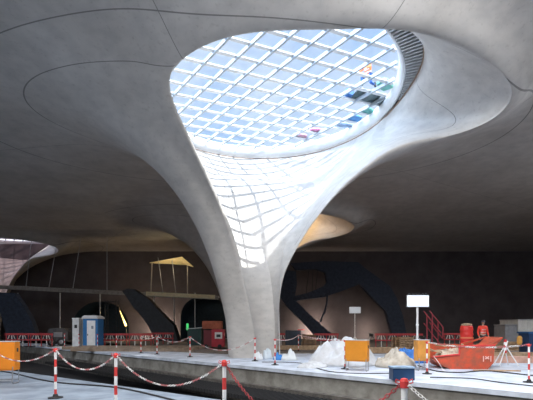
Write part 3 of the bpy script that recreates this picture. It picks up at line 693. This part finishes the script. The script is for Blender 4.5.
# crate, roll right of foot
bm = B(); box(bm, (0, 0, .68), (1.15, .9, 1.3), bevel=.02); cr = obj('dark_container', bm, mat('container_dark', (.02, .03, .045), .6, noise=.2), loc=(2.0, 30.2, 0)); tag(cr, 'dark blue box container right of the chalice foot behind the posts', 'container')
bm = B(); box(bm, (.58, -.3, 1.37), (.5, .2, .08)); obj('lid_edge', bm, red_dull, cr)
t = thing('timber_stack', (3.25, 30.5, 0), 'brown stack of short timber between the dark container and the red barrier', 'timber stack')
for i in range(4):
    for j in range(3):
        bm = B(); box(bm, (-.36 + i * .245, 0, .12 + j * .24 * 1.5), (.22, .9, .30), Matrix.Rotation(.06 * (i - j), 3, 'Y'), bevel=.01); obj('timber_block', bm, mat('stack_brown', (.28, .17, .10), .85, color2=(.15, .09, .06), nscale=4), t)

# ================================================================== RIGHT SIDE
t = thing('stair_railing', (10.9, 26, 0), 'dark red double stair railing rising left of the red drum', 'railing')
rl_m = mat('railing_red', (.40, .05, .07), .5)
def Lx(px): return (px - 266.5) * 26 / 400 - 10.9
def Lz(py): return EYE + (328 - py) * 26 / 400
for k, (pts, dy) in enumerate((([(423.6, 311), (441, 333)], 0), ([(435, 310), (449, 327), (449, 338)], .9))):
    bm = B(); tube(bm, [(Lx(a_), dy, Lz(b_)) for a_, b_ in pts], .035, 8); obj('handrail', bm, rl_m, t)
    bm = B(); tube(bm, [(Lx(a_) , dy, Lz(b_ + 12)) for a_, b_ in pts[:2]], .03, 8); obj('mid_rail', bm, rl_m, t)
for x, y0_, dy in ((427, 314, 0), (432, 322, 0), (438, 314, .9), (444, 322, .9)):
    bm = B(); tube(bm, [(Lx(x), dy, 0), (Lx(x), dy, Lz(y0_))], .035, 8); obj('baluster', bm, rl_m, t)
for k in range(5):
    bm = B(); box(bm, (Lx(427 + k * 4.2), .45, .95 - k * .2), (.3, .9, .05)); obj('tread', bm, dark_steel, t)
bm = B(); prism(bm, [(Lx(424), 0, 1.0), (Lx(448), 0, 0), (Lx(445), 0, 0), (Lx(424), 0, .85)], (0, .9, 0)); obj('stringer', bm, dark_steel, t)
t = thing('red_drum', (11.0, 22, 0), 'tall red ribbed drum with a tan lid behind the skip, left of the worker', 'drum')
bm = B(); pf = [(.30, 0)]
for k in range(6): z = .1 + k * .25; pf += [(.33, z), (.35, z + .05), (.33, z + .1), (.32, z + .2)]
pf += [(.30, 1.62)]; lathe(bm, pf, seg=24); obj('barrel', bm, mat('drum_red', (.72, .04, .03), .5, noise=.08), t, smooth=True)
bm = B(); lathe(bm, [(.24, 1.62), (.28, 1.65), (.27, 1.72), (.1, 1.76)], seg=20); obj('lid', bm, mat('tan_lid', (.45, .35, .22), .7), t)
bm = B(); lathe(bm, [(.335, .92), (.352, .93), (.352, .99), (.335, 1.0)], seg=24); obj('band', bm, mat('band_orange', (.85, .25, .12), .5), t)

def corrugated(name, x, y, w_, h_, dpt, m, label):
    t = thing(name, (x, y, 0), label, 'container')
    bm = B(); n_ = int(w_ / .13); pts = []
    for k in range(n_): x0 = -w_ / 2 + k * w_ / n_; q = w_ / n_; pts += [(x0, 0), (x0 + q * .35, 0), (x0 + q * .5, -.05), (x0 + q * .85, -.05)]
    pts += [(w_ / 2, 0)]; lo = [bm.verts.new((a_, b_, .1)) for a_, b_ in pts]; hi = [bm.verts.new((a_, b_, h_)) for a_, b_ in pts]
    for k in range(len(pts) - 1): bm.faces.new((lo[k], lo[k + 1], hi[k + 1], hi[k]))
    obj('corrugated_wall', bm, m, t)
    bm = B(); box(bm, (0, dpt / 2 + .03, h_ / 2 + .05), (w_, dpt, h_ - .1)); obj('body', bm, m, t)
    bm = B(); box(bm, (0, dpt / 2, h_ + .03), (w_ + .06, dpt + .15, .08)); box(bm, (0, -.02, .06), (w_ + .04, .12, .12)); obj('frame_rail', bm, steel, t)
    return t
corrugated('steel_container', 18.95, 31, .88, 1.72, 1.5, mat('container_grey', (.25, .26, .28), .6, noise=.1), 'lower dark grey corrugated container, left of the paler one')
corrugated('steel_container', 20.75, 31.0, 2.5, 2.12, 2.4, mat('container_pale', (.52, .52, .50), .6, noise=.1), 'pale grey corrugated container at the right edge')
t = thing('waste_bin', (14.75, 22, 0), 'dark blue waste bin with a white label at the right edge', 'bin')
bm = B(); prism(bm, [(-.5, -.4, .15), (.5, -.4, .15), (.62, -.45, 1.2), (-.62, -.45, 1.2)], (0, .9, 0)); obj('body', bm, navy, t)
bm = B(); box(bm, (0, 0, 1.25), (1.34, 1.0, .1), bevel=.02); obj('lid', bm, mat('bin_lid', (.02, .10, .25), .5), t)
bm = B(); box(bm, (.12, -.47, .92), (.42, .02, .26)); obj('label_plate', bm, white_pl, t)
for sx in (-.4, .4):
    bm = B(); lathe(bm, [(.06, 0), (.08, .02), (.08, .05), (.06, .07)], (0, 0, 0), 12); o = obj('castor', bm, black, t, loc=(sx, -.3, .08)); o.rotation_euler = (R(90), 0, 0)
t = thing('warning_lamp', (13.6, 21.5, 0), 'yellow warning lamp on a short stand left of the dark blue bin', 'lamp')
bm = B(); tube(bm, [(0, 0, 0), (0, 0, .6)], .03); obj('stand', bm, dark_steel, t)
bm = B(); lathe(bm, [(.08, 0), (.13, .1), (.13, .38), (.06, .48)], (0, 0, .6), 14); obj('lens', bm, mat('amber_lens', (.75, .38, .08), .4), t)
# trestle, planks, pallets
t = thing('barrier_trestle', (9.55, 16, 0), 'pale trestle with crossed legs right of the skip', 'trestle')
for a_, b_ in (((-.38, -.25, 0), (.1, 0, .98)), ((.38, -.25, 0), (-.05, 0, .9)), ((-.3, .3, 0), (.1, 0, .98)), ((.3, .3, 0), (-.05, 0, .9))):
    bm = B(); tube(bm, [a_, b_], .022, 8); obj('leg', bm, white_pl, t)
bm = B()
for k in range(5): box(bm, (0, 0, .55 + k * .11), (.09, .05, .11), mi=k % 2)
obj('striped_board', bm, [red, white_pl], t)
for i, (x, y, L_, wd, h_, rz, m, lab) in enumerate(((8.0, 13.9, 1.5, .18, .04, -6, timber, 'short plank lying just in front of the skip'),
        (11.5, 17.2, 4.0, .25, .28, -4, mat('pinkish_beam', (.60, .36, .28), .8, noise=.2), 'long pinkish beam lying behind the pale trestle'),
        (12.6, 19.5, 5.0, .3, .32, -2, timber, 'long timber beam in front of the dark blue bin'), (6.0, 24.0, 5.0, .3, .35, 0, timber, 'timber beam behind the blue tarpaulin'), (1.6, 27.5, 4.5, .3, .3, 0, timber, 'timber beam lying before the dark container'))):
    bm = B(); box(bm, (0, 0, h_ / 2), (L_, wd, h_), bevel=.008); tag(obj('plank', bm, m, loc=(x, y, 0), rz=R(rz)), lab, 'plank')
for i, (x, y, n_, lab) in enumerate(((13.2, 23.6, 4, 'stack of wooden pallets left of the dark blue bin'), (16.6, 27.0, 4, 'stack of wooden pallets in front of the corrugated containers'), (9.2, 24.2, 4, 'stack of wooden pallets below the stair railing'), (9.7, 28.5, 6, 'taller stack of pallets behind the stair railing'))):
    t = thing('pallet_stack', (x, y, 0), lab, 'pallet stack', rz=.15 * (i - 1))
    for k in range(n_):
        bm = B(); z = k * .145
        for q in (-.45, 0, .45): box(bm, (0, q, z + .05), (1.2, .1, .09))
        for q in range(5): box(bm, (-.53 + q * .265, 0, z + .12), (.12, 1.0, .025))
        obj('pallet', bm, timber, t)
# dark cables and a pipe on the pale platform
def cable(pts, r_, m, label, name='cable'):
    P = [Vector(p) for p in pts]; out = []
    for i in range(len(P) - 1):
        a_, b_, c_, d_ = P[max(0, i - 1)], P[i], P[i + 1], P[min(len(P) - 1, i + 2)]
        for k in range(8):
            t_ = k / 8; out.append(.5 * ((2 * b_) + (c_ - a_) * t_ + (2 * a_ - 5 * b_ + 4 * c_ - d_) * t_ ** 2 + (3 * b_ - a_ - 3 * c_ + d_) * t_ ** 3))
    out.append(P[-1]); bm = B(); tube(bm, out, r_, 6); return tag(obj(name, bm, m, smooth=True), label, 'cable')
g = lambda px, yb, z=.02: ground(px, yb) + Vector((0, 0, z))
cable([g(418, 366), g(436, 371.5), g(460, 373), g(488, 371.5), g(540, 377)], .022, black, 'dark cable running over the pale platform in front of the skip')
cable([g(430, 378), g(470, 379), g(500, 383), g(545, 388)], .016, black, 'thin dark cable closest to the platform edge at the right')
cable([g(262, 362.5), g(300, 363.5), g(330, 372), g(380, 374), g(410, 372)], .016, dark_steel, 'thin dark cable passing under the wide orange cabinet')
cable([Vector((5.86, 14.0, .5)), Vector((6.0, 13.95, .3)), Vector((6.12, 13.9, .05)), Vector((5.95, 13.6, .02))], .012, white_pl, 'thin pale hose hanging down beside the narrow orange cabinet')
cable([nl(-12.5, -.55, .02), nl(-9, -.35, .02), nl(-5, -.7, .02), nl(-2.5, -.3, .02), nl(0.6, -.8, .02)], .02, black, 'black cable lying along the edge of the near snowy slab')

# ================================================================== WALKWAY, HANGING RODS, CANOPY, SHADOW-SHAPED SLABS
wk = thing('overhead_walkway', (0, 0, 0), 'long pale walkway beam crossing the dark left half in front of the back wall', 'walkway')
wm = mat('walkway_paint', (.55, .50, .42), .7, noise=.15)
A_, B2 = at(-12, 285.5, 46.5), at(219, 297, 46.5)
dv = (B2 - A_); ang = -math.atan2(dv.z, dv.x)
bm = B(); box(bm, (A_ + B2) / 2, (dv.length, 1.0, .16), Matrix.Rotation(ang, 3, 'Y')); obj('deck', bm, wm, wk)
bm = B(); box(bm, (A_ + B2) / 2 + Vector((0, -.52, -.16)), (dv.length, .06, .42), Matrix.Rotation(ang, 3, 'Y')); obj('edge_beam', bm, mat('walkway_edge', (.30, .27, .24), .7, noise=.2), wk)
bm = B(); p0, p1 = at(146, 293.6, 45.9), at(215, 297, 45.9); box(bm, (p0 + p1) / 2, ((p1 - p0).length, .06, .45), Matrix.Rotation(-math.atan2((p1 - p0).z, (p1 - p0).x), 3, 'Y')); obj('gold_lit_strip', bm, mat('gold_light_paint', (.85, .72, .45), .6, noise=.1), wk)['label'] = 'edge strip coloured like gold light'  # part of the edge beam coloured gold to show light falling there
for i, px in enumerate((18, 60, 100, 154, 174, 195)):
    p = at(px, 292, 46.7); bm = B(); tube(bm, [(p.x, p.y, 0), (p.x, p.y, p.z - .1)], .07, 8); obj('support_post', bm, galv, wk)
for i, (xa, ya, xb, yb, lab) in enumerate(((32, 245, 26, 288, 'leftmost'), (58, 258, 49, 289, 'second from the left'), (81, 255, 73, 290, 'third from the left'), (107, 258, 107, 292, 'fourth from the left'), (158, 268, 163, 293, 'left of the two short ones under the canopy'), (172, 270, 176, 294, 'right of the two short ones under the canopy'))):
    a_ = at(xa, ya, 45.5); b_ = at(xb, yb, 46.3); a_.z = CEIL if i < 4 else a_.z + 1.2; b_.z = at(0, 285.5 + xb / 231 * 11.5, 46.5).z + .09
    bm = B(); tube(bm, [a_, b_], .035, 6); tag(obj('hanging_rod', bm, galv), 'thin rod down to the walkway, ' + lab, 'rod', 'rods hanging to the walkway')
t = thing('canopy', at(170, 293, 46.2), 'pale yellow peaked canopy sheet on two poles above the walkway', 'canopy')
o_ = t.location
bm = B(); q = [at(149.5, 262.5, 45.6) - o_, at(182, 256.5, 45.2) - o_, at(193.5, 266.5, 45.6) - o_, at(186, 264.5, 47.5) - o_, at(155, 262.5, 47.6) - o_]
a_ = [bm.verts.new(v) for v in q]; b_ = [bm.verts.new(v + Vector((0, 0, -.06))) for v in q]; n_ = len(q)
cn = bm.verts.new(at(180, 261.5, 46.6) - o_)
for i in range(n_): bm.faces.new((a_[i], a_[(i + 1) % n_], cn)); bm.faces.new((a_[i], b_[i], b_[(i + 1) % n_], a_[(i + 1) % n_]))
bm.faces.new(b_[::-1]); obj('sheet', bm, mat('canopy_yellow', (.90, .74, .42), .7), t)
lamp('canopy_light', 'AREA', at(170, 275, 44.2), 35, (1, .82, .5), shape='DISK', size=1.0).rotation_euler = (R(140), 0, 0)
for xa, ya, xb in ((152, 263, 151), (187.5, 265, 187.5)):
    bm = B(); e_ = at(xb, 292, 46.2) - o_; e_.z = at(0, 285.5 + (xb + 12) / 231 * 11.5, 46.5).z + .09 - o_.z; tube(bm, [at(xa, ya, 46) - o_, e_], .06, 6); obj('pole', bm, wm, t)
slab_m = mat('shadow_slab_dark', (.045, .058, .09), .7, noise=.25)  # dark solids built in the shape of shadows on the back wall
def slab(name, px, Y, th, label, cat, m=slab_m):
    bm = B(); prism(bm, [at(x, y, Y) for x, y in px], (0, th, 0)); bmesh.ops.recalc_face_normals(bm, faces=bm.faces); return tag(obj(name, bm, m), label, cat)
slab('bent_shadow_slab', [(291, 263), (324, 261), (358, 262), (365, 268), (390, 286), (397, 298), (403, 316), (408, 341), (394, 341), (386, 311), (372, 297), (360, 284), (342, 291), (324, 297), (300, 300), (296, 301), (318, 322), (332, 334), (332, 341), (320, 341), (303, 322), (287, 306), (280, 297), (280, 273), (285, 270), (296, 271), (297, 284), (295, 296), (310, 292), (324, 286), (327, 282), (325, 272), (316, 269), (296, 270)], 50, .9, 'big dark blue bent slab in the shape of a shadow before the back wall right of the chalice', 'shadow_slab')
slab('diagonal_shadow_slab', [(122, 291), (127, 288.5), (134, 289), (138, 293), (146, 297), (152, 303), (160, 312), (167, 319), (173, 325), (178, 341), (156, 341), (148, 326), (141, 316), (134, 308)], 44, 1.6, 'dark slanted slab, shaped after a shadow, below the walkway left of the chalice', 'diagonal_shadow', mat('diagonal_slab_dark', (.045, .05, .06), .7, noise=.2))  # stair-like solid shaped after a dark diagonal shadow
slab('slanted_shadow_slab', [(-6, 292), (14, 293), (22, 304), (31, 320), (38, 341), (8, 341), (2, 320)], 43, .8, 'dark slanted slab in the shape of a shadow at the far left under the walkway', 'shadow_slab')
cable([at(327, 284, 50.3), at(327, 300, 49.8), at(325, 310, 49.8), at(320, 322, 49.8)], .12, slab_m, 'dark hose hanging in a curve below the bent dark slab')
for i, (x0, y0_, x1, y1) in enumerate(((309, 272, 306, 290), (313, 272, 312, 289), (318, 272, 315, 288))):
    bm = B(); tube(bm, [at(x0, 268, 50.4), at(x1, y1 + 5, 50.4)], .04, 6); tag(obj('hanging_rod', bm, dark_steel), 'thin dark rod hanging in the gap of the bent dark slab, ' + ('leftmost', 'middle', 'rightmost')[i] + ' of three', 'rod', 'rods in the gap of the bent slab')
t = thing('scaffold_tower', (-17.0, 44, 0), 'dark narrow scaffold tower behind the red barriers right of the toilet', 'scaffold')
for sx in (-.6, .6):
    for sy in (-.4, .4): bm = B(); tube(bm, [(sx, sy, 0), (sx, sy, 4.6)], .04, 6); obj('standard', bm, dark_steel, t)
for z in (.5, 1.5, 2.5, 3.5, 4.4):
    bm = B(); [tube(bm, [(-.6, sy, z), (.6, sy, z)], .03, 6) for sy in (-.4, .4)]; tube(bm, [(-.6, -.4, z), (.6, -.4, z - .9 if z > .6 else z)], .02, 6); obj('ledger', bm, dark_steel, t)

# added fill lamps with invented housings, to brighten the back wall
for x, y, e, lab in ((6.2, 51.6, 190, 'low added fill lamp on the ground before the back wall, under the bent slab'), (13.5, 51.6, 60, 'low added fill lamp before the back wall right of the bright work lamp'), (-14.2, 51.6, 160, 'low added fill lamp below the dark slanted slab')):
    t = thing('fill_lamp', (x, y, 0), lab, 'fill_lamp', 'low added fill lamps before the back wall')
    bm = B(); box(bm, (0, 0, .62), (.5, .16, .34), Matrix.Rotation(R(25), 3, 'X'), bevel=.02); obj('added_fill_housing', bm, dark_steel, t)
    bm = B(); box(bm, (0, .085, .66), (.44, .02, .28), Matrix.Rotation(R(25), 3, 'X')); obj('lens', bm, mat('fill_lens', (1, .9, .8), .4, emit=(1, .82, .65), estr=4), t)  # lens of the added fill lamp
    bm = B(); tube(bm, [(-.3, 0, .02), (0, 0, .5), (.3, 0, .02)], .02, 6); obj('stand', bm, steel, t)  # stand of the added fill lamp
    l = lamp('wall_fill_beam', 'AREA', (0, .14, .72), e, (1, .80, .66), shape='RECTANGLE', size=.5, size_y=.3); l.parent = t; l.rotation_euler = (R(96), 0, 0)
# ================================================================== PEOPLE
def limb_chain(bm, sl, pts):
    prev = None
    for p, r_ in pts:
        v = bm.verts.new(p); v[sl].radius = (r_, r_)
        if prev: bm.edges.new((prev, v))
        prev = v
    return prev
def figure(name, J, loc, rz, label, jacket, trousers, helmet, vest=None):
    """J holds joint positions in metres; one continuous skinned body with clothing shells over it"""
    t = thing(name, loc, label, 'person', rz=rz)
    skin = mat('skin', (.55, .33, .24), .6)
    def skinned(nm, chains, m, sub=1, root=0):
        me = bpy.data.meshes.new(nm); vs, es, rs = [], [], []; idx = {}
        for ch in chains:
            pv = None
            for p, r_ in ch:
                key = tuple(round(c, 4) for c in p)
                if key not in idx: idx[key] = len(vs); vs.append(p); rs.append(r_)
                i = idx[key]
                if pv is not None and pv != i: es.append((pv, i))
                pv = i
        me.from_pydata(vs, es, [])
        o = bpy.data.objects.new(nm, me); COL.objects.link(o)
        sk = o.modifiers.new('skin', 'SKIN'); sk.use_smooth_shade = True
        for i, r_ in enumerate(rs): me.skin_vertices[0].data[i].radius = (r_, r_)
        me.skin_vertices[0].data[root].use_root = True
        ss = o.modifiers.new('sub', 'SUBSURF'); ss.levels = sub; ss.render_levels = sub
        me.materials.append(m); o.parent = t; return o
    pel, chest, neck, head = J['pelvis'], J['chest'], J['neck'], J['head']
    mid = tuple((a_ + b_) / 2 for a_, b_ in zip(pel, chest))
    ch = [[(pel, .13), (mid, .12), (chest, .14), (neck, .055), (J['chin'], .06)]]
    for s_ in 'LR':
        ch.append([(chest, .14), (J['sh' + s_], .06), (J['el' + s_], .042), (J['wr' + s_], .028), (J['pa' + s_], .035)])
        ch.append([(pel, .13), (J['hip' + s_], .09), (J['kn' + s_], .06), (J['an' + s_], .042), (J['toe' + s_], .035)])
        w_ = Vector(J['wr' + s_]); pa = Vector(J['pa' + s_]); fd = (pa - w_).normalized(); sd = fd.cross(Vector((0, 1, .2))).normalized()
        for k in range(4):
            b0 = pa + sd * (k - 1.5) * .019; ln = (.065, .075, .07, .055)[k]
            ch.append([(J['pa' + s_], .035), (tuple(b0 + fd * .03), .011), (tuple(b0 + fd * (.03 + ln * .5) + Vector((0, -.006, 0))), .009), (tuple(b0 + fd * (.03 + ln) + Vector((0, -.022, 0))), .008)])
        th = w_.lerp(pa, .6) + sd * .035; ch.append([(J['pa' + s_], .035), (tuple(th), .012), (tuple(th + fd * .035 + sd * .02), .01)])
    body = skinned('body', ch, skin)
    tr = [[(pel, .15)] + [(J['hip' + s_], .105), (J['kn' + s_], .075), (tuple(Vector(J['an' + s_]) + (Vector(J['kn' + s_]) - Vector(J['an' + s_])) * .12), .062)] for s_ in 'LR']
    skinned('trousers', tr, trousers)
    jk = [[(pel, .145), (mid, .145), (chest, .165), (neck, .075)]] + [[(chest, .165), (J['sh' + s_], .078), (J['el' + s_], .058), (tuple(Vector(J['wr' + s_]).lerp(Vector(J['el' + s_]), .08)), .045)] for s_ in 'LR']
    jo = skinned('jacket', jk, jacket)
    if vest:
        bm = B(); c = Vector(mid).lerp(Vector(chest), .3); ax = (Vector(chest) - Vector(pel)).normalized()
        for off_ in (-.06, .08):
            p = c + ax * off_; tube(bm, [p - ax * .025, p + ax * .025], .158, 16)
        obj('reflective_band', bm, vest, jo)
    for s_ in 'LR':
        bm = B(); a_ = Vector(J['an' + s_]); tt = Vector(J['toe' + s_]); tube(bm, [a_ + Vector((0, 0, .12)), a_ + Vector((0, 0, -.03)), tt.lerp(a_, .5) + Vector((0, 0, -.02)), tt + (tt - a_) * .3 + Vector((0, 0, -.01))], .05, 10, radii=[.055, .06, .052, .035]); obj('boot', bm, black, t, smooth=True)
    hd = Vector(head); fw = Vector(J['face']).normalized(); rot = fw.to_track_quat('-Y', 'Z').to_matrix()
    bm = B(); bmesh.ops.create_uvsphere(bm, u_segments=20, v_segments=14, radius=1)
    for v in bm.verts:
        x, y, z = v.co; w2 = 1 - .22 * max(0, -z); f_ = 1 - .1 * max(0, -z)
        if y < -.6 and abs(x) < .22 and -.25 < z < .12: y -= .16
        if y < -.5 and .12 < abs(x) < .5 and .0 < z < .25: y += .07
        v.co = hd + rot @ Vector((x * .078 * w2, y * .095 * f_, z * .118))
    h_ = obj('head', bm, skin, t, smooth=True)
    for sx in (-1, 1):
        bm = B(); bmesh.ops.create_uvsphere(bm, u_segments=8, v_segments=6, radius=.011); bmesh.ops.translate(bm, verts=bm.verts, vec=hd + rot @ Vector((sx * .03, -.086, .012))); obj('eye', bm, black, h_)
        bm = B(); bmesh.ops.create_uvsphere(bm, u_segments=8, v_segments=6, radius=.02); [setattr(v, 'co', hd + rot @ Vector((v.co.x * .4 + sx * .08, v.co.y * .7, v.co.z * 1.4 - .005))) for v in bm.verts]; obj('ear', bm, skin, h_)
    bm = B(); box(bm, hd + rot @ Vector((0, -.088, -.055)), (.045, .012, .009), rot); obj('mouth', bm, mat('lips', (.35, .12, .1), .6), h_)
    bm = B(); bmesh.ops.create_uvsphere(bm, u_segments=20, v_segments=12, radius=1)
    for v in bm.verts:
        x, y, z = v.co; zz = max(z, -.05); v.co = hd + rot @ Vector((x * .105, y * .125 - (.03 if z < .1 and y < -.5 else 0), .045 + zz * .105))
    obj('helmet', bm, helmet, t, smooth=True)
    return t
hv = mat('hi_vis_red', (.90, .07, .04), .6, noise=.08)
Jst = dict(pelvis=(0, 0, .98), chest=(0, 0, 1.34), neck=(0, -.01, 1.52), chin=(0, -.02, 1.60), head=(0, -.035, 1.68), face=(-.2, -1, -.15),
  shL=(-.20, 0, 1.45), elL=(-.27, .02, 1.16), wrL=(-.25, -.10, .92), paL=(-.245, -.13, .84), shR=(.20, 0, 1.45), elR=(.27, .03, 1.16), wrR=(.24, -.12, .95), paR=(.235, -.16, .87),
  hipL=(-.10, 0, .90), knL=(-.12, -.02, .50), anL=(-.13, .03, .09), toeL=(-.14, -.10, .04), hipR=(.10, 0, .90), knR=(.12, -.03, .50), anR=(.13, .03, .09), toeR=(.15, -.10, .04))
bm = B(); box(bm, (0, 0, .055), (1.4, 1.0, .11), bevel=.008); tag(obj('wooden_platform', bm, timber, loc=(11.9, 22, 0)), 'low wooden platform under the worker behind the skip', 'platform')
figure('person', Jst, (11.9, 22, .11), 0, 'worker in a red high-visibility jacket and dark helmet standing behind the skip', hv, mat('trousers_dark', (.04, .045, .06), .8), mat('helmet_dark', (.06, .05, .06), .5), mat('band_silver', (.75, .45, .4), .4))
# worker kneeling on one knee on the roof glass
Jcr = dict(pelvis=(0, .10, .52), chest=(0, -.06, .88), neck=(0, -.14, 1.05), chin=(0, -.19, 1.11), head=(0, -.22, 1.19), face=(.1, -1, -.35),
  shL=(-.20, -.08, .97), elL=(-.27, -.30, .76), wrL=(-.20, -.50, .60), paL=(-.18, -.56, .53), shR=(.20, -.08, .97), elR=(.28, -.26, .74), wrR=(.22, -.48, .60), paR=(.20, -.54, .53),
  hipL=(-.11, .09, .48), knL=(-.20, -.28, .48), anL=(-.20, -.22, .10), toeL=(-.21, -.36, .04), hipR=(.11, .09, .48), knR=(.18, -.06, .09), anR=(.18, .34, .10), toeR=(.18, .40, .04))
def roofpt(px, py, z=GZ): Y = (z - EYE) * 400 / (328 - py); return Vector(((px - 266.5) * Y / 400, Y, z))
RT = GZ + .08
figure('person', Jcr, roofpt(368, 86, RT), R(-50), 'worker in an orange jacket and blue trousers kneeling on the roof glass', mat('hi_vis_orange', (.95, .22, .06), .6), mat('work_blue', (.03, .12, .40), .8), mat('helmet_white', (.8, .8, .8), .4), mat('band_silver2', (.8, .8, .8), .4))
for i, (px, py, sx, sy, h_, rz, m, nm, lab) in enumerate((
  (366, 97, 1.5, .8, .05, .3, mat('board_dark_green', (.10, .14, .13), .7), 'board', 'large dark green board lying on the roof glass, left of the smaller one'),
  (381, 103, 1.1, .7, .05, .3, mat('board_dark_green', (.10, .14, .13), .7), 'board', 'smaller dark board on the roof glass beside the frame'),
  (349, 96, .42, .34, .3, .4, mat('bucket_blue', (.05, .2, .5), .6), 'tool_box', 'small blue tool box on the roof glass left of the dark boards'),
  (354, 119, .9, .5, .12, .3, mat('pack_blue', (.12, .35, .65), .6), 'bundle', 'blue bundle low on the roof glass near the frame'),
  (367, 112, .7, .45, .12, .6, mat('pack_green', (.15, .5, .4), .6), 'bundle', 'green bundle on the roof glass right of the blue one'),
  (385, 86, .9, .5, .15, .9, mat('pack_mint', (.25, .65, .5), .6), 'bundle', 'mint green bundle on the roof glass by the right frame'),
  (316, 132, .9, .5, .12, .1, mat('pack_pink', (.8, .25, .4), .6), 'bundle', 'pink bundle at the lower edge of the roof glass, right of the paler one'),
  (300, 137, .9, .45, .10, .1, mat('pack_rose', (.75, .4, .45), .6), 'bundle', 'pale rose bundle at the lower edge of the roof glass'),
  (345, 126, 1.0, .4, .08, .2, mat('pack_steel', (.35, .45, .6), .6), 'bundle', 'flat grey-blue bundle at the lower right of the roof glass'))):
    p = roofpt(px, py, RT)
    if nm == 'bundle':
        bm = B(); lathe(bm, [(.04, -sx / 2), (h_ * .9 + .03, -sx / 2 + .05), (h_ + .05, 0), (h_ * .9 + .03, sx / 2 - .05), (.04, sx / 2)], seg=10)
        for v in bm.verts: v.co = Vector((v.co.z, v.co.x * 1.8, max(0, v.co.y + .05)))
    else: bm = B(); box(bm, (0, 0, h_ / 2), (sx, sy, h_), bevel=.01)
    tag(obj(nm, bm, m, loc=p, rz=rz), lab, nm.replace('_', ' '))
